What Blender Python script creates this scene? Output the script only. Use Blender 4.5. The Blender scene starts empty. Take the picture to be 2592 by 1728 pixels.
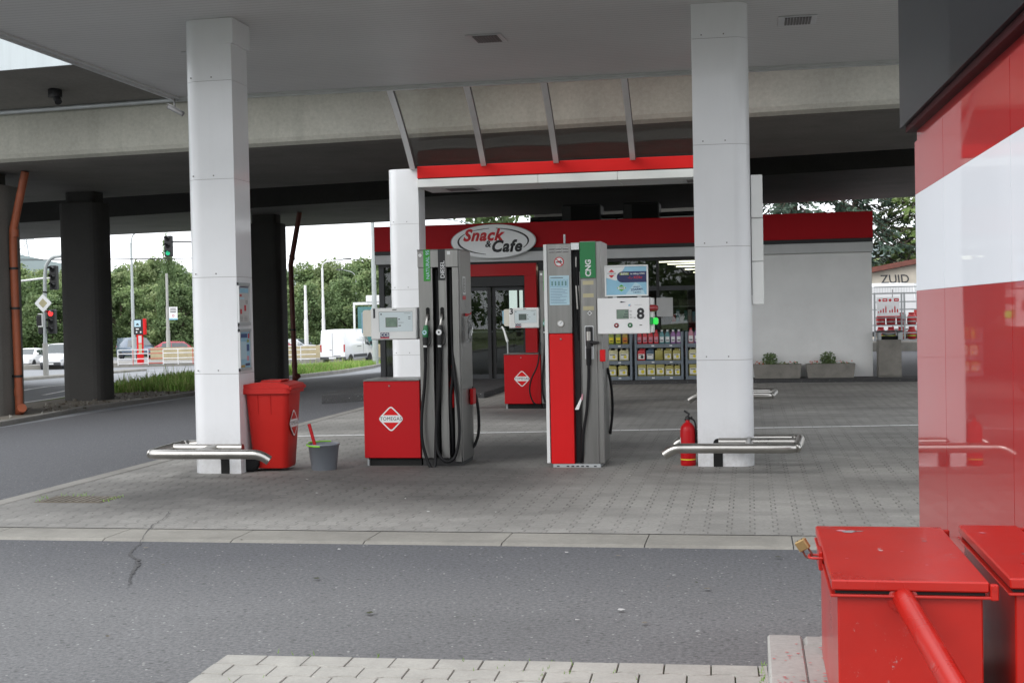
import bpy, math, random
from mathutils import Matrix, Vector
R = math.radians
rnd = random.Random(7)
sc = bpy.context.scene
col = sc.collection

# ------------------------------------------------------------------ terrain
def T(X, Y):
    L = max(-1.9, -.45 - .027*max(0, (Y-40)*.9 + max(0, -X-18)*.45))
    w = min(1, max(0, (-6.6-X)/8.1))
    return w*L

# ------------------------------------------------------------------ materials
def nt(name):
    m = bpy.data.materials.new(name); m.use_nodes = True
    t = m.node_tree
    return m, t, t.nodes['Principled BSDF']
def N(t, typ, **kw):
    n = t.nodes.new(typ)
    for k, v in kw.items():
        if k.startswith('i_'): n.inputs[int(k[2:])].default_value = v
        else: setattr(n, k, v)
    return n
def math_n(t, op, a, b=None, c=None):
    n = t.nodes.new('ShaderNodeMath'); n.operation = op
    for i, v in enumerate((a, b, c)):
        if v is None: continue
        if isinstance(v, (int, float)): n.inputs[i].default_value = v
        else: t.links.new(v, n.inputs[i])
    return n.outputs[0]
def mixc(t, f, a, b, blend='MIX'):
    n = t.nodes.new('ShaderNodeMix'); n.data_type = 'RGBA'; n.blend_type = blend
    if isinstance(f, (int, float)): n.inputs[0].default_value = f
    else: t.links.new(f, n.inputs[0])
    for i, v in ((6, a), (7, b)):
        if isinstance(v, (tuple, list)): n.inputs[i].default_value = (*v[:3], 1)
        else: t.links.new(v, n.inputs[i])
    return n.outputs[2]
def ramp(t, fac, stops):
    n = t.nodes.new('ShaderNodeValToRGB'); e = n.color_ramp.elements
    while len(e) < len(stops): e.new(.5)
    for i, (p, c) in enumerate(stops):
        e[i].position = p; e[i].color = (*c, 1) if isinstance(c, tuple) else (c, c, c, 1)
    t.links.new(fac, n.inputs[0]); return n.outputs[0]
def noise(t, vec, scale, detail=4, rough=.55):
    n = t.nodes.new('ShaderNodeTexNoise'); n.inputs['Scale'].default_value = scale
    n.inputs['Detail'].default_value = detail; n.inputs['Roughness'].default_value = rough
    if vec is not None: t.links.new(vec, n.inputs['Vector'])
    return n.outputs['Fac']
def wpos(t):
    return t.nodes.new('ShaderNodeNewGeometry').outputs['Position']
def opos(t):
    return t.nodes.new('ShaderNodeTexCoord').outputs['Object']
def bump(t, h, strength, dist, bsdf):
    n = t.nodes.new('ShaderNodeBump'); n.inputs['Strength'].default_value = strength; n.inputs['Distance'].default_value = dist
    t.links.new(h, n.inputs['Height']); t.links.new(n.outputs[0], bsdf.inputs['Normal'])

def mat(name, c, rough=.5, metal=0, coat=0, var=.12, scale=3., dirt=0, dirtc=(.05,.045,.04), b=0, bscale=60, spec=.5, emit=None, es=0, stretch=None):
    m, t, p = nt(name)
    v = opos(t)
    if stretch:
        mp = N(t, 'ShaderNodeMapping'); mp.inputs['Scale'].default_value = stretch
        t.links.new(v, mp.inputs['Vector']); v = mp.outputs[0]
    n1 = noise(t, v, scale, 5)
    lo = tuple(x*(1-var) for x in c); hi = tuple(min(1, x*(1+var)) for x in c)
    cc = ramp(t, n1, [(.3, lo), (.7, hi)])
    if dirt:
        n2 = noise(t, v, scale*2.7, 6, .7)
        f = ramp(t, n2, [(.5, 0.0), (.78, 1.0)])
        f = math_n(t, 'MULTIPLY', f, dirt)
        cc = mixc(t, f, cc, dirtc)
    t.links.new(cc, p.inputs['Base Color'])
    rr = math_n(t, 'MULTIPLY_ADD', n1, .15, rough-.075) if rough > .12 else None
    if rr is not None: t.links.new(rr, p.inputs['Roughness'])
    else: p.inputs['Roughness'].default_value = rough
    p.inputs['Metallic'].default_value = metal
    p.inputs['Coat Weight'].default_value = coat; p.inputs['Coat Roughness'].default_value = .04
    p.inputs['Specular IOR Level'].default_value = spec
    if emit: p.inputs['Emission Color'].default_value = (*emit, 1); p.inputs['Emission Strength'].default_value = es
    if b: bump(t, noise(t, v, bscale, 3), b, .01, p)
    return m

M = {}
def panelmat():
    m, t, p = nt('white_panel'); v = wpos(t); s = N(t, 'ShaderNodeSeparateXYZ'); t.links.new(v, s.inputs[0])
    mp = N(t, 'ShaderNodeMapping'); mp.inputs['Scale'].default_value = (5, 5, .5); t.links.new(v, mp.inputs['Vector'])
    n1 = noise(t, v, 1.2, 5); n2 = noise(t, mp.outputs[0], 1.5, 6, .7); n3 = noise(t, v, 9, 6, .75)
    c = ramp(t, n1, [(.3, (.72,.73,.75)), (.7, (.78,.79,.81))])
    low = ramp(t, s.outputs[2], [(0.0, 1.0), (.55, 0.0)])               # splash dirt near the ground
    f = math_n(t, 'MULTIPLY', low, math_n(t, 'MULTIPLY', ramp(t, n3, [(.35, 0.0), (.7, 1.0)]), .5))
    f = math_n(t, 'ADD', f, math_n(t, 'MULTIPLY', ramp(t, n2, [(.52, 0.0), (.8, 1.0)]), .07))
    f = math_n(t, 'ADD', f, math_n(t, 'MULTIPLY', ramp(t, n3, [(.70, 0.0), (.74, 1.0)]), .25))
    c = mixc(t, f, c, (.33,.31,.28)); t.links.new(c, p.inputs['Base Color'])
    t.links.new(math_n(t, 'MULTIPLY_ADD', n3, .25, .2), p.inputs['Roughness']); p.inputs['Coat Weight'].default_value = .4; p.inputs['Coat Roughness'].default_value = .08
    n = t.nodes.new('ShaderNodeBump'); n.inputs['Strength'].default_value = .08; n.inputs['Distance'].default_value = .02; t.links.new(n1, n.inputs['Height']); t.links.new(n.outputs[0], p.inputs['Normal'])
    return m
M['white_panel'] = panelmat()
M['white_dirty'] = mat('white_dirty', (.66,.66,.64), .45, 0, 0, .08, 2, .25, (.3,.28,.25))
M['white_paint'] = mat('white_paint', (.78,.78,.78), .35, 0, .2, .04)
M['cream_plastic'] = mat('cream_plastic', (.66,.63,.55), .4, var=.05)
M['soft_white'] = mat('soft_white', (.72,.73,.72), .38, 0, .2, .03)
M['sign_white'] = mat('sign_white', (.93,.94,.95), .35, var=.02)
M['crack'] = mat('crack', (.075,.075,.077), .9, var=.3, scale=40)
M['ink_soft'] = mat('ink_soft', (.06,.06,.065), .8)
M['sign_red'] = mat('sign_red', (.62,.012,.02), .5)
M['screen_face'] = mat('screen_face', (.58,.66,.68), .3, var=.03)
M['lcd'] = mat('lcd', (.17,.24,.19), .2, var=.15, scale=20)
M['lcd_dark'] = mat('lcd_dark', (.10,.13,.12), .2, var=.15, scale=20)
M['stainless'] = mat('stainless', (.25,.245,.238), .32, .9, var=.12, scale=1.5, stretch=(14,14,.5), b=.03, bscale=30)
M['steel_tube'] = mat('steel_tube', (.46,.445,.42), .3, 1, var=.1, scale=6, dirt=.3, dirtc=(.3,.28,.25))
M['alu'] = mat('alu', (.62,.63,.64), .4, .6, var=.06)
M['black'] = mat('black', (.012,.012,.013), .5, var=.2)
M['rubber'] = mat('rubber', (.008,.008,.009), .5, var=.3, scale=15, spec=.2)
M['dark_gap'] = mat('dark_gap', (.006,.006,.006), .9)
M['charcoal'] = mat('charcoal', (.03,.032,.036), .45, var=.15)
M['red_paint'] = mat('red_paint', (.44,.006,.010), .4, 0, .08, .04, .8, spec=.22)
M['red_bright'] = mat('red_bright', (.62,.008,.010), .36, 0, .1, .04, 2, spec=.25)
M['red_fascia'] = mat('red_fascia', (.42,.008,.014), .5, 0, 0, .08, .8, spec=.15)
M['red_beam'] = mat('red_beam', (.62,.012,.012), .4, 0, .0, .05, 2, spec=.3)
M['red_bin'] = mat('red_bin', (.47,.016,.012), .42, spec=.3, var=.05, b=.03, bscale=250, dirt=.08, dirtc=(.3,.05,.04))
M['green_label'] = mat('green_label', (.03,.30,.03), .4, var=.03)
M['green_label_dark'] = mat('green_label_dark', (.006,.19,.05), .35, var=.03)
M['green_plastic'] = mat('green_plastic', (.01,.16,.05), .35)
M['lime'] = mat('lime', (.22,.55,.03), .4)
M['bucket_grey'] = mat('bucket_grey', (.21,.23,.26), .45, var=.06)
M['navy'] = mat('navy', (.015,.02,.10), .4)
M['ink'] = mat('ink', (.015,.015,.018), .5)
M['ink_blue'] = mat('ink_blue', (.03,.07,.2), .5)
M['ink_red'] = mat('ink_red', (.5,.02,.03), .45)
M['pale_blue'] = mat('pale_blue', (.42,.60,.68), .4, var=.06, scale=3)
M['sky_blue'] = mat('sky_blue', (.25,.48,.62), .4, var=.12, scale=4)
M['paper'] = mat('paper', (.72,.73,.73), .6, var=.03)
M['paper_dim'] = mat('paper_dim', (.50,.50,.49), .5, var=.06)
M['yellow'] = mat('yellow', (.65,.55,.03), .45)
M['gold_tape'] = mat('gold_tape', (.42,.38,.24), .4, .3, var=.1)
M['brass'] = mat('brass', (.34,.23,.10), .5, .5, var=.15, scale=30)
M['orange_pipe'] = mat('orange_pipe', (.33,.085,.035), .5, var=.15, dirt=.3, dirtc=(.12,.05,.03))
M['brown_pipe'] = mat('brown_pipe', (.13,.03,.02), .5, var=.15)
M['rack_grey'] = mat('rack_grey', (.17,.20,.23), .45, .2)
M['lamp_red'] = mat('lamp_red', (.25,.01,.015), .15, 0, .6)
M['lamp_green'] = mat('lamp_green', (.02,.5,.08), .2, emit=(.05,1,.1), es=.5)
M['lamp_green_dim'] = mat('lamp_green_dim', (.01,.16,.05), .25, emit=(.02,.6,.1), es=.15)
M['sig_red'] = mat('sig_red', (.6,.02,.02), .3, emit=(1,.03,.03), es=2.5)
M['sig_green'] = mat('sig_green', (.02,.4,.2), .3, emit=(.02,.75,.35), es=.5)
M['tube_light'] = mat('tube_light', (.9,.85,.7), .4, emit=(1,.9,.68), es=4.0)
M['sky_glow'] = mat('sky_glow', (.8,.82,.8), .4, emit=(.92,1,.96), es=1.3)  # glow that stands in for sky reflected in the door glass
M['grille'] = mat('grille', (.16,.15,.15), .5, .3)
M['plaster'] = mat('plaster', (.84,.84,.83), .85, var=.05, scale=1.2, b=.15, bscale=90, dirt=.08, dirtc=(.35,.34,.32))
M['grey_band'] = mat('grey_band', (.58,.59,.59), .5, var=.05)
M['int_dark'] = mat('int_dark', (.07,.065,.06), .7, var=.3)
M['int_floor'] = mat('int_floor', (.18,.18,.18), .3)
M['int_mid'] = mat('int_mid', (.13,.125,.12), .6, var=.3, scale=5)
M['cam_grey'] = mat('cam_grey', (.22,.22,.225), .5)
M['parapet'] = mat('parapet', (.50,.55,.57), .6, var=.06, stretch=(3,3,.3))
M['galv'] = mat('galv', (.42,.44,.45), .45, .4, var=.1)
M['lamp_post'] = mat('lamp_post', (.42,.45,.45), .5, .1, var=.08)
M['conc_post'] = mat('conc_post', (.38,.38,.36), .8, var=.1)
M['beige_wall'] = mat('beige_wall', (.42,.36,.23), .85, var=.12, scale=2)
M['rail_white'] = mat('rail_white', (.75,.75,.75), .5)
M['rail_red'] = mat('rail_red', (.5,.06,.04), .5)
M['car_white'] = mat('car_white', (.78,.79,.80), .25, 0, .8, .02)
M['car_silver'] = mat('car_silver', (.50,.53,.56), .3, .3, .8, .03)
M['car_red'] = mat('car_red', (.36,.03,.05), .25, 0, .8, .03)
M['car_blue'] = mat('car_blue', (.10,.14,.2), .25, .2, .8, .03)
M['car_glass'] = mat('car_glass', (.05,.065,.07), .08, 0, .6, .1, spec=.8)
M['car_trim'] = mat('car_trim', (.04,.042,.046), .55)
M['tail_red'] = mat('tail_red', (.4,.02,.02), .2, 0, .5)
M['headlight'] = mat('headlight', (.7,.72,.75), .15, 0, .6)
M['bark'] = mat('bark', (.08,.06,.045), .9, var=.3, scale=8)
M['teal_glass'] = mat('teal_glass', (.05,.17,.17), .12, 0, .4)
M['roof_tile'] = mat('roof_tile', (.17,.06,.045), .8, var=.2, scale=4)
M['cream_wall'] = mat('cream_wall', (.55,.50,.42), .85, var=.08, scale=2, dirt=.1)
M['hill_far'] = mat('hill_far', (.16,.20,.20), .95, var=.2, scale=.05)

def leafmat(name, c, tr=.25):
    m, t, p = nt(name)
    n1 = noise(t, wpos(t), .8, 2)
    cc = ramp(t, n1, [(.3, tuple(x*.6 for x in c)), (.7, tuple(x*1.35 for x in c))])
    t.links.new(cc, p.inputs['Base Color']); p.inputs['Roughness'].default_value = .6
    p.inputs['Specular IOR Level'].default_value = .25
    tl = t.nodes.new('ShaderNodeBsdfTranslucent'); t.links.new(cc, tl.inputs[0])
    mx = t.nodes.new('ShaderNodeMixShader'); mx.inputs[0].default_value = tr
    t.links.new(p.outputs[0], mx.inputs[1]); t.links.new(tl.outputs[0], mx.inputs[2])
    t.links.new(mx.outputs[0], t.nodes['Material Output'].inputs[0]); return m
M['leaf_a'] = leafmat('leaf_a', (.20,.27,.115)); M['leaf_b'] = leafmat('leaf_b', (.155,.225,.10)); M['leaf_c'] = leafmat('leaf_c', (.28,.34,.165))
M['needle_a'] = leafmat('needle_a', (.045,.08,.055), .1); M['needle_b'] = leafmat('needle_b', (.10,.145,.105), .1)
M['larch'] = leafmat('larch', (.14,.21,.06), .2)
M['grass_a'] = leafmat('grass_a', (.24,.40,.09), .3); M['grass_b'] = leafmat('grass_b', (.36,.43,.15), .3)
M['flower'] = mat('flower', (.7,.09,.03), .6); M['flower_w'] = mat('flower_w', (.75,.72,.7), .6)

def glassmat(name, tint, gl=.12, rough=.0, fk=1.0):
    m, t, p = nt(name)
    tr = t.nodes.new('ShaderNodeBsdfTransparent'); tr.inputs[0].default_value = (*tint, 1)
    g = t.nodes.new('ShaderNodeBsdfGlossy'); g.inputs['Roughness'].default_value = rough
    fr = t.nodes.new('ShaderNodeFresnel'); fr.inputs[0].default_value = 1.5
    f = math_n(t, 'MULTIPLY_ADD', fr.outputs[0], fk, gl); f = math_n(t, 'MINIMUM', f, 1.0)
    mx = t.nodes.new('ShaderNodeMixShader'); t.links.new(f, mx.inputs[0])
    t.links.new(tr.outputs[0], mx.inputs[1]); t.links.new(g.outputs[0], mx.inputs[2])
    t.links.new(mx.outputs[0], t.nodes['Material Output'].inputs[0]); return m
M['glass'] = glassmat('glass', (.72,.76,.75), .02, 0, .9)
M['roof_glass'] = glassmat('roof_glass', (.86,.86,.83), .0, .03, .035)
M['plastic_film'] = glassmat('plastic_film', (.75,.78,.8), .25, .25)

def jugmat(name, c):
    m, t, p = nt(name); p.inputs['Base Color'].default_value = (*c, 1); p.inputs['Roughness'].default_value = .35
    p.inputs['Subsurface Weight'].default_value = 0
    n1 = noise(t, opos(t), 8, 2); cc = ramp(t, n1, [(.3, tuple(x*.85 for x in c)), (.7, tuple(x*1.1 for x in c))])
    t.links.new(cc, p.inputs['Base Color']); return m
M['jug_olive'] = jugmat('jug_olive', (.38,.34,.10)); M['jug_white'] = jugmat('jug_white', (.58,.56,.46)); M['jug_pale'] = jugmat('jug_pale', (.55,.52,.30))
M['lab_yellow'] = jugmat('lab_yellow', (.72,.60,.04)); M['lab_white'] = jugmat('lab_white', (.7,.7,.66)); M['oil_gold'] = jugmat('oil_gold', (.36,.26,.04))
M['oil_orange'] = jugmat('oil_orange', (.55,.16,.03)); M['oil_green'] = jugmat('oil_green', (.24,.30,.06))
M['bt_red'] = jugmat('bt_red', (.55,.03,.04)); M['bt_teal'] = jugmat('bt_teal', (.10,.25,.26)); M['bt_purple'] = jugmat('bt_purple', (.30,.15,.34)); M['bt_navy'] = jugmat('bt_navy', (.06,.11,.16)); M['bt_pink'] = jugmat('bt_pink', (.55,.25,.3))
M['gas_red'] = jugmat('gas_red', (.5,.025,.03)); M['gas_lime'] = jugmat('gas_lime', (.35,.45,.05))

# asphalt
def asphalt(name, base, patch=.5, fine=1.0, lane=None):
    m, t, p = nt(name); v = wpos(t)
    n1 = noise(t, v, .35, 5, .6); n2 = noise(t, v, 42, 4, .8); n3 = noise(t, v, 2.2, 5, .65)
    c1 = ramp(t, n1, [(.3, tuple(x*(1-.22*patch*2) for x in base)), (.7, tuple(x*(1+.2*patch) for x in base))])
    if lane:                                                          # darker farther in, partly canopy and bridge shade painted into the colour
        sx_ = N(t, 'ShaderNodeSeparateXYZ'); t.links.new(v, sx_.inputs[0])
        c1 = mixc(t, ramp(t, math_n(t, 'MULTIPLY_ADD', math_n(t, 'ADD', sx_.outputs[1], math_n(t, 'MULTIPLY', n1, 3.0)), .1, 0), [(.85, 0.0), (1.2, 1.0)]), c1, lane)
    f2 = ramp(t, n2, [(.28, .35), (.5, 1.0), (.72, 1.75)])
    c2 = mixc(t, .8*fine, c1, f2, 'MULTIPLY')
    vo = N(t, 'ShaderNodeTexVoronoi'); vo.inputs['Scale'].default_value = 45; t.links.new(v, vo.inputs['Vector'])
    sp = ramp(t, vo.outputs['Distance'], [(.26, 1.0), (.36, 0.0)])
    wn = N(t, 'ShaderNodeTexWhiteNoise'); t.links.new(vo.outputs['Position'], wn.inputs[0])
    sp = math_n(t, 'MULTIPLY', sp, math_n(t, 'GREATER_THAN', wn.outputs[0], .97))
    c3 = mixc(t, math_n(t, 'MULTIPLY', sp, .55), c2, (.5,.5,.48))
    v2 = N(t, 'ShaderNodeTexVoronoi'); v2.inputs['Scale'].default_value = 26; t.links.new(v, v2.inputs['Vector'])
    w2 = N(t, 'ShaderNodeTexWhiteNoise'); t.links.new(v2.outputs['Position'], w2.inputs[0])
    dk = math_n(t, 'MULTIPLY', ramp(t, v2.outputs['Distance'], [(.22, 1.0), (.38, 0.0)]), math_n(t, 'GREATER_THAN', w2.outputs[0], .88))
    c3 = mixc(t, math_n(t, 'MULTIPLY', dk, .6*fine), c3, tuple(x*.3 for x in base))
    st = ramp(t, n3, [(.62, 0.0), (.80, 1.0)])
    c4 = mixc(t, math_n(t, 'MULTIPLY', st, .45), c3, tuple(x*.5 for x in base))
    t.links.new(c4, p.inputs['Base Color']); p.inputs['Roughness'].default_value = .85
    bump(t, n2, .5*fine, .012, p); return m
M['asphalt'] = asphalt('asphalt', (.150,.151,.154), .55, lane=(.095,.097,.105))
M['asphalt_lane'] = asphalt('asphalt_lane', (.125,.128,.138), .4)
M['asphalt_road'] = asphalt('asphalt_road', (.24,.25,.265), .3, .6)
M['asphalt_dark'] = asphalt('asphalt_dark', (.05,.05,.052), .4)

def paving(name, base, px=.165, py=.20, dark=1.0):
    m, t, p = nt(name); v = wpos(t)
    s = N(t, 'ShaderNodeSeparateXYZ'); t.links.new(v, s.inputs[0]); x, y = s.outputs[0], s.outputs[1]
    wob = math_n(t, 'SINE', math_n(t, 'MULTIPLY', y, 2*math.pi/py))
    wob = math_n(t, 'MULTIPLY', wob, 2.6); wob = math_n(t, 'MINIMUM', math_n(t, 'MAXIMUM', wob, -1.0), 1.0)
    u = math_n(t, 'DIVIDE', math_n(t, 'MULTIPLY_ADD', wob, .017, x), px)
    cu = math_n(t, 'FLOOR', u); fu = math_n(t, 'FRACT', u)
    du = math_n(t, 'MULTIPLY', math_n(t, 'MINIMUM', fu, math_n(t, 'SUBTRACT', 1.0, fu)), px)
    odd = math_n(t, 'FLOORED_MODULO', cu, 2.0)
    w = math_n(t, 'DIVIDE', math_n(t, 'MULTIPLY_ADD', odd, py/2, y), py)
    w = math_n(t, 'ADD', w, .25)
    cw = math_n(t, 'FLOOR', w); fw = math_n(t, 'FRACT', w)
    dw = math_n(t, 'MULTIPLY', math_n(t, 'MINIMUM', fw, math_n(t, 'SUBTRACT', 1.0, fw)), py)
    ju = ramp(t, math_n(t, 'DIVIDE', du, .01), [(.25, 1.0), (.75, 0.0)])
    jw = ramp(t, math_n(t, 'DIVIDE', dw, .01), [(.25, 1.0), (.6, 0.0)])
    cmb = N(t, 'ShaderNodeCombineXYZ'); t.links.new(cu, cmb.inputs[0]); t.links.new(cw, cmb.inputs[1])
    wn = N(t, 'ShaderNodeTexWhiteNoise'); t.links.new(cmb.outputs[0], wn.inputs[0])
    n1 = noise(t, v, .45, 6, .62); n2 = noise(t, v, 40, 3, .7); n3 = noise(t, v, 1.6, 6, .7)
    mp = N(t, 'ShaderNodeMapping'); mp.inputs['Scale'].default_value = (.25, 1.3, 1); t.links.new(v, mp.inputs['Vector'])
    n4 = noise(t, mp.outputs[0], .8, 5, .6)
    c = ramp(t, n1, [(.3, tuple(b*.68 for b in base)), (.7, tuple(b*1.15 for b in base))])
    c = mixc(t, .75, c, ramp(t, wn.outputs[0], [(0, .88), (1, 1.10)]), 'MULTIPLY')
    c = mixc(t, .6, c, ramp(t, n2, [(.25, .7), (.75, 1.3)]), 'MULTIPLY')
    c = mixc(t, math_n(t, 'MULTIPLY', ramp(t, n4, [(.50, 0.0), (.74, 1.0)]), .55), c, (.12,.115,.11))
    # oily soiling round the pumps, worn in by standing cars
    for (cx, cy, rr, k) in ((-3.2, 12.5, 2.0, 1.1), (-4.9, 11.1, 2.3, .75), (-3.0, 14.6, 2.0, 1.0), (-3.0, 20.3, 2.6, .9), (-1.7, 15.6, 2.8, .6), (-2.6, 11.1, 1.7, .6), (-.2, 18.5, 2.6, .35), (1.4, 12.0, 1.2, .35)):
        dx = math_n(t, 'SUBTRACT', x, cx); dy = math_n(t, 'SUBTRACT', y, cy)
        d = math_n(t, 'SQRT', math_n(t, 'ADD', math_n(t, 'MULTIPLY', dx, dx), math_n(t, 'MULTIPLY', math_n(t, 'MULTIPLY', dy, dy), 1.8)))
        f = math_n(t, 'SUBTRACT', 1.0, math_n(t, 'DIVIDE', d, rr)); f = math_n(t, 'MAXIMUM', f, 0.0)
        f = math_n(t, 'MULTIPLY', f, math_n(t, 'MULTIPLY', math_n(t, 'ADD', n3, .35), k*dark)); f = math_n(t, 'MINIMUM', f, .78)
        c = mixc(t, f, c, (.045,.043,.042))
    dkb = ramp(t, noise(t, mp.outputs[0], .45, 3), [(.46, 0.0), (.6, 1.0)])
    # joints: dark where open, pale where sanded
    jd = math_n(t, 'MULTIPLY', ju, math_n(t, 'MULTIPLY', math_n(t, 'MAXIMUM', ramp(t, n3, [(.35, .2), (.65, .75)]), dkb), .78))
    c = mixc(t, jd, c, (.035,.033,.03))
    jl = math_n(t, 'MULTIPLY', jw, ramp(t, noise(t, v, .9, 4), [(.45, .1), (.65, .55)]))
    jcol = mixc(t, ramp(t, n3, [(.4, 0.0), (.55, 1.0)]), (.05,.048,.045), tuple(b*1.5 for b in base))
    c = mixc(t, jl, c, jcol)
    t.links.new(c, p.inputs['Base Color']); p.inputs['Roughness'].default_value = .8
    h = math_n(t, 'SUBTRACT', math_n(t, 'MULTIPLY', n2, .15), math_n(t, 'MAXIMUM', ju, math_n(t, 'MULTIPLY', jw, .6)))
    bump(t, h, .5, .008, p); return m
M['paving'] = paving('paving', (.292,.284,.266), dark=1.5)

def concrete(name, base, scale=1., stain=.3, streak=False, b=.15):
    m, t, p = nt(name); v = wpos(t)
    n1 = noise(t, v, .6*scale, 6, .65); n2 = noise(t, v, 25*scale, 4, .7)
    c = ramp(t, n1, [(.3, tuple(x*.8 for x in base)), (.7, tuple(x*1.15 for x in base))])
    c = mixc(t, .5, c, ramp(t, n2, [(.25, .75), (.75, 1.25)]), 'MULTIPLY')
    if streak:
        mp = N(t, 'ShaderNodeMapping'); mp.inputs['Scale'].default_value = (1.6, 1.6, .08); t.links.new(v, mp.inputs['Vector'])
        n3 = noise(t, mp.outputs[0], 1.2, 5, .6)
    else: n3 = noise(t, v, 1.7*scale, 5, .6)
    c = mixc(t, math_n(t, 'MULTIPLY', ramp(t, n3, [(.5, 0.0), (.75, 1.0)]), stain), c, tuple(x*.45 for x in base))
    t.links.new(c, p.inputs['Base Color']); p.inputs['Roughness'].default_value = .85
    bump(t, n2, b, .01, p); return m
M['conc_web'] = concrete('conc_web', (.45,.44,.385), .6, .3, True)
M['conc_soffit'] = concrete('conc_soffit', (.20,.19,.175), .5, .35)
M['conc_dark'] = concrete('conc_dark', (.05,.048,.045), .5, .4)  # on the girders and slab it paints the shade of the gap
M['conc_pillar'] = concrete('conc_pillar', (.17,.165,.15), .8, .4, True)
M['conc_pillar_shade'] = concrete('conc_pillar_shade', (.05,.048,.045), .8, .4, True)  # shaded copy of the pillar concrete, shade under the bridge put into the colour
M['conc_kerb'] = concrete('conc_kerb', (.25,.24,.215), 1.5, .35)
M['conc_kerb_old'] = concrete('conc_kerb_old', (.26,.25,.23), 1.5, .45)
M['conc_plinth'] = concrete('conc_plinth', (.33,.32,.30), 2, .35)
M['conc_pebble'] = concrete('conc_pebble', (.25,.235,.21), 4, .4, b=.6)
M['stone_light'] = concrete('stone_light', (.36,.35,.32), 3, .18, b=.2)
M['soil'] = concrete('soil', (.12,.10,.075), 3, .5, b=.8)
M['verge'] = concrete('verge', (.13,.17,.05), 3, .4, b=.8)
M['gravel'] = concrete('gravel', (.20,.18,.15), 5, .5, b=1.)
M['pave_far'] = concrete('pave_far', (.27,.26,.25), 1, .2)
M['moss'] = concrete('moss', (.045,.05,.02), 8, .4, b=.6)

def soffitmat():
    m, t, p = nt('soffit_slats'); v = wpos(t)
    s = N(t, 'ShaderNodeSeparateXYZ'); t.links.new(v, s.inputs[0])
    f = math_n(t, 'FRACT', math_n(t, 'DIVIDE', s.outputs[1], .10))
    line = ramp(t, f, [(.0, 1.0), (.10, 0.0)])
    n1 = noise(t, v, .5, 5, .6)
    c = ramp(t, n1, [(.3, (.58,.58,.58)), (.7, (.66,.66,.66))])
    c = mixc(t, math_n(t, 'MULTIPLY', line, .75), c, (.15,.15,.15))
    t.links.new(c, p.inputs['Base Color']); p.inputs['Roughness'].default_value = .5
    bump(t, math_n(t, 'SUBTRACT', 1.0, line), .3, .006, p); return m
M['soffit'] = soffitmat()

def kioskmat(name, c, drk=.04, coat=1):
    # glossy painted sheet: mirror-like clear coat, slightly wavy
    m, t, p = nt(name); v = wpos(t)
    n1 = noise(t, v, .8, 4)
    cc = ramp(t, n1, [(.3, tuple(x*(1-drk) for x in c)), (.7, tuple(min(1, x*(1+drk)) for x in c))])
    t.links.new(cc, p.inputs['Base Color']); p.inputs['Roughness'].default_value = .35
    p.inputs['Coat Weight'].default_value = coat; p.inputs['Coat Roughness'].default_value = .02; p.inputs['Specular IOR Level'].default_value = .5*coat
    n2 = noise(t, v, 1.1, 1)
    n = t.nodes.new('ShaderNodeBump'); n.inputs['Strength'].default_value = .05; n.inputs['Distance'].default_value = .02
    t.links.new(n2, n.inputs['Height']); t.links.new(n.outputs[0], p.inputs['Coat Normal']); return m
M['kiosk_red'] = kioskmat('kiosk_red', (.42,.006,.008), coat=.7); M['kiosk_white'] = kioskmat('kiosk_white', (.76,.79,.84), coat=.35); M['kiosk_dark'] = kioskmat('kiosk_dark', (.012,.014,.017), coat=.2); M['maroon'] = mat('maroon', (.035,.005,.007), .5, spec=.1)
def chestmat():
    m, t, p = nt('chest_red'); v = wpos(t)
    n1 = noise(t, v, 3, 5, .6); n2 = noise(t, v, 22, 7, .8); n3 = noise(t, v, 4, 3)
    c = ramp(t, n1, [(.3, (.36,.010,.006)), (.7, (.44,.014,.008))])
    sc_ = math_n(t, 'MULTIPLY', ramp(t, n2, [(.60, 0.0), (.65, 1.0)]), ramp(t, n3, [(.50, 0.0), (.60, .8)]))
    c = mixc(t, sc_, c, (.33,.20,.2))
    t.links.new(c, p.inputs['Base Color']); t.links.new(math_n(t, 'MULTIPLY_ADD', n1, .2, .2), p.inputs['Roughness'])
    c = mixc(t, math_n(t, 'MULTIPLY', ramp(t, noise(t, v, 1.8, 6, .7), [(.5, 0.0), (.8, 1.0)]), .35), c, (.24,.03,.025)); t.links.new(c, p.inputs['Base Color'])
    p.inputs['Coat Weight'].default_value = .25; p.inputs['Coat Roughness'].default_value = .2; p.inputs['Specular IOR Level'].default_value = .35
    bump(t, noise(t, v, 120, 2), .04, .004, p); return m
M['chest_red'] = chestmat()

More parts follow.
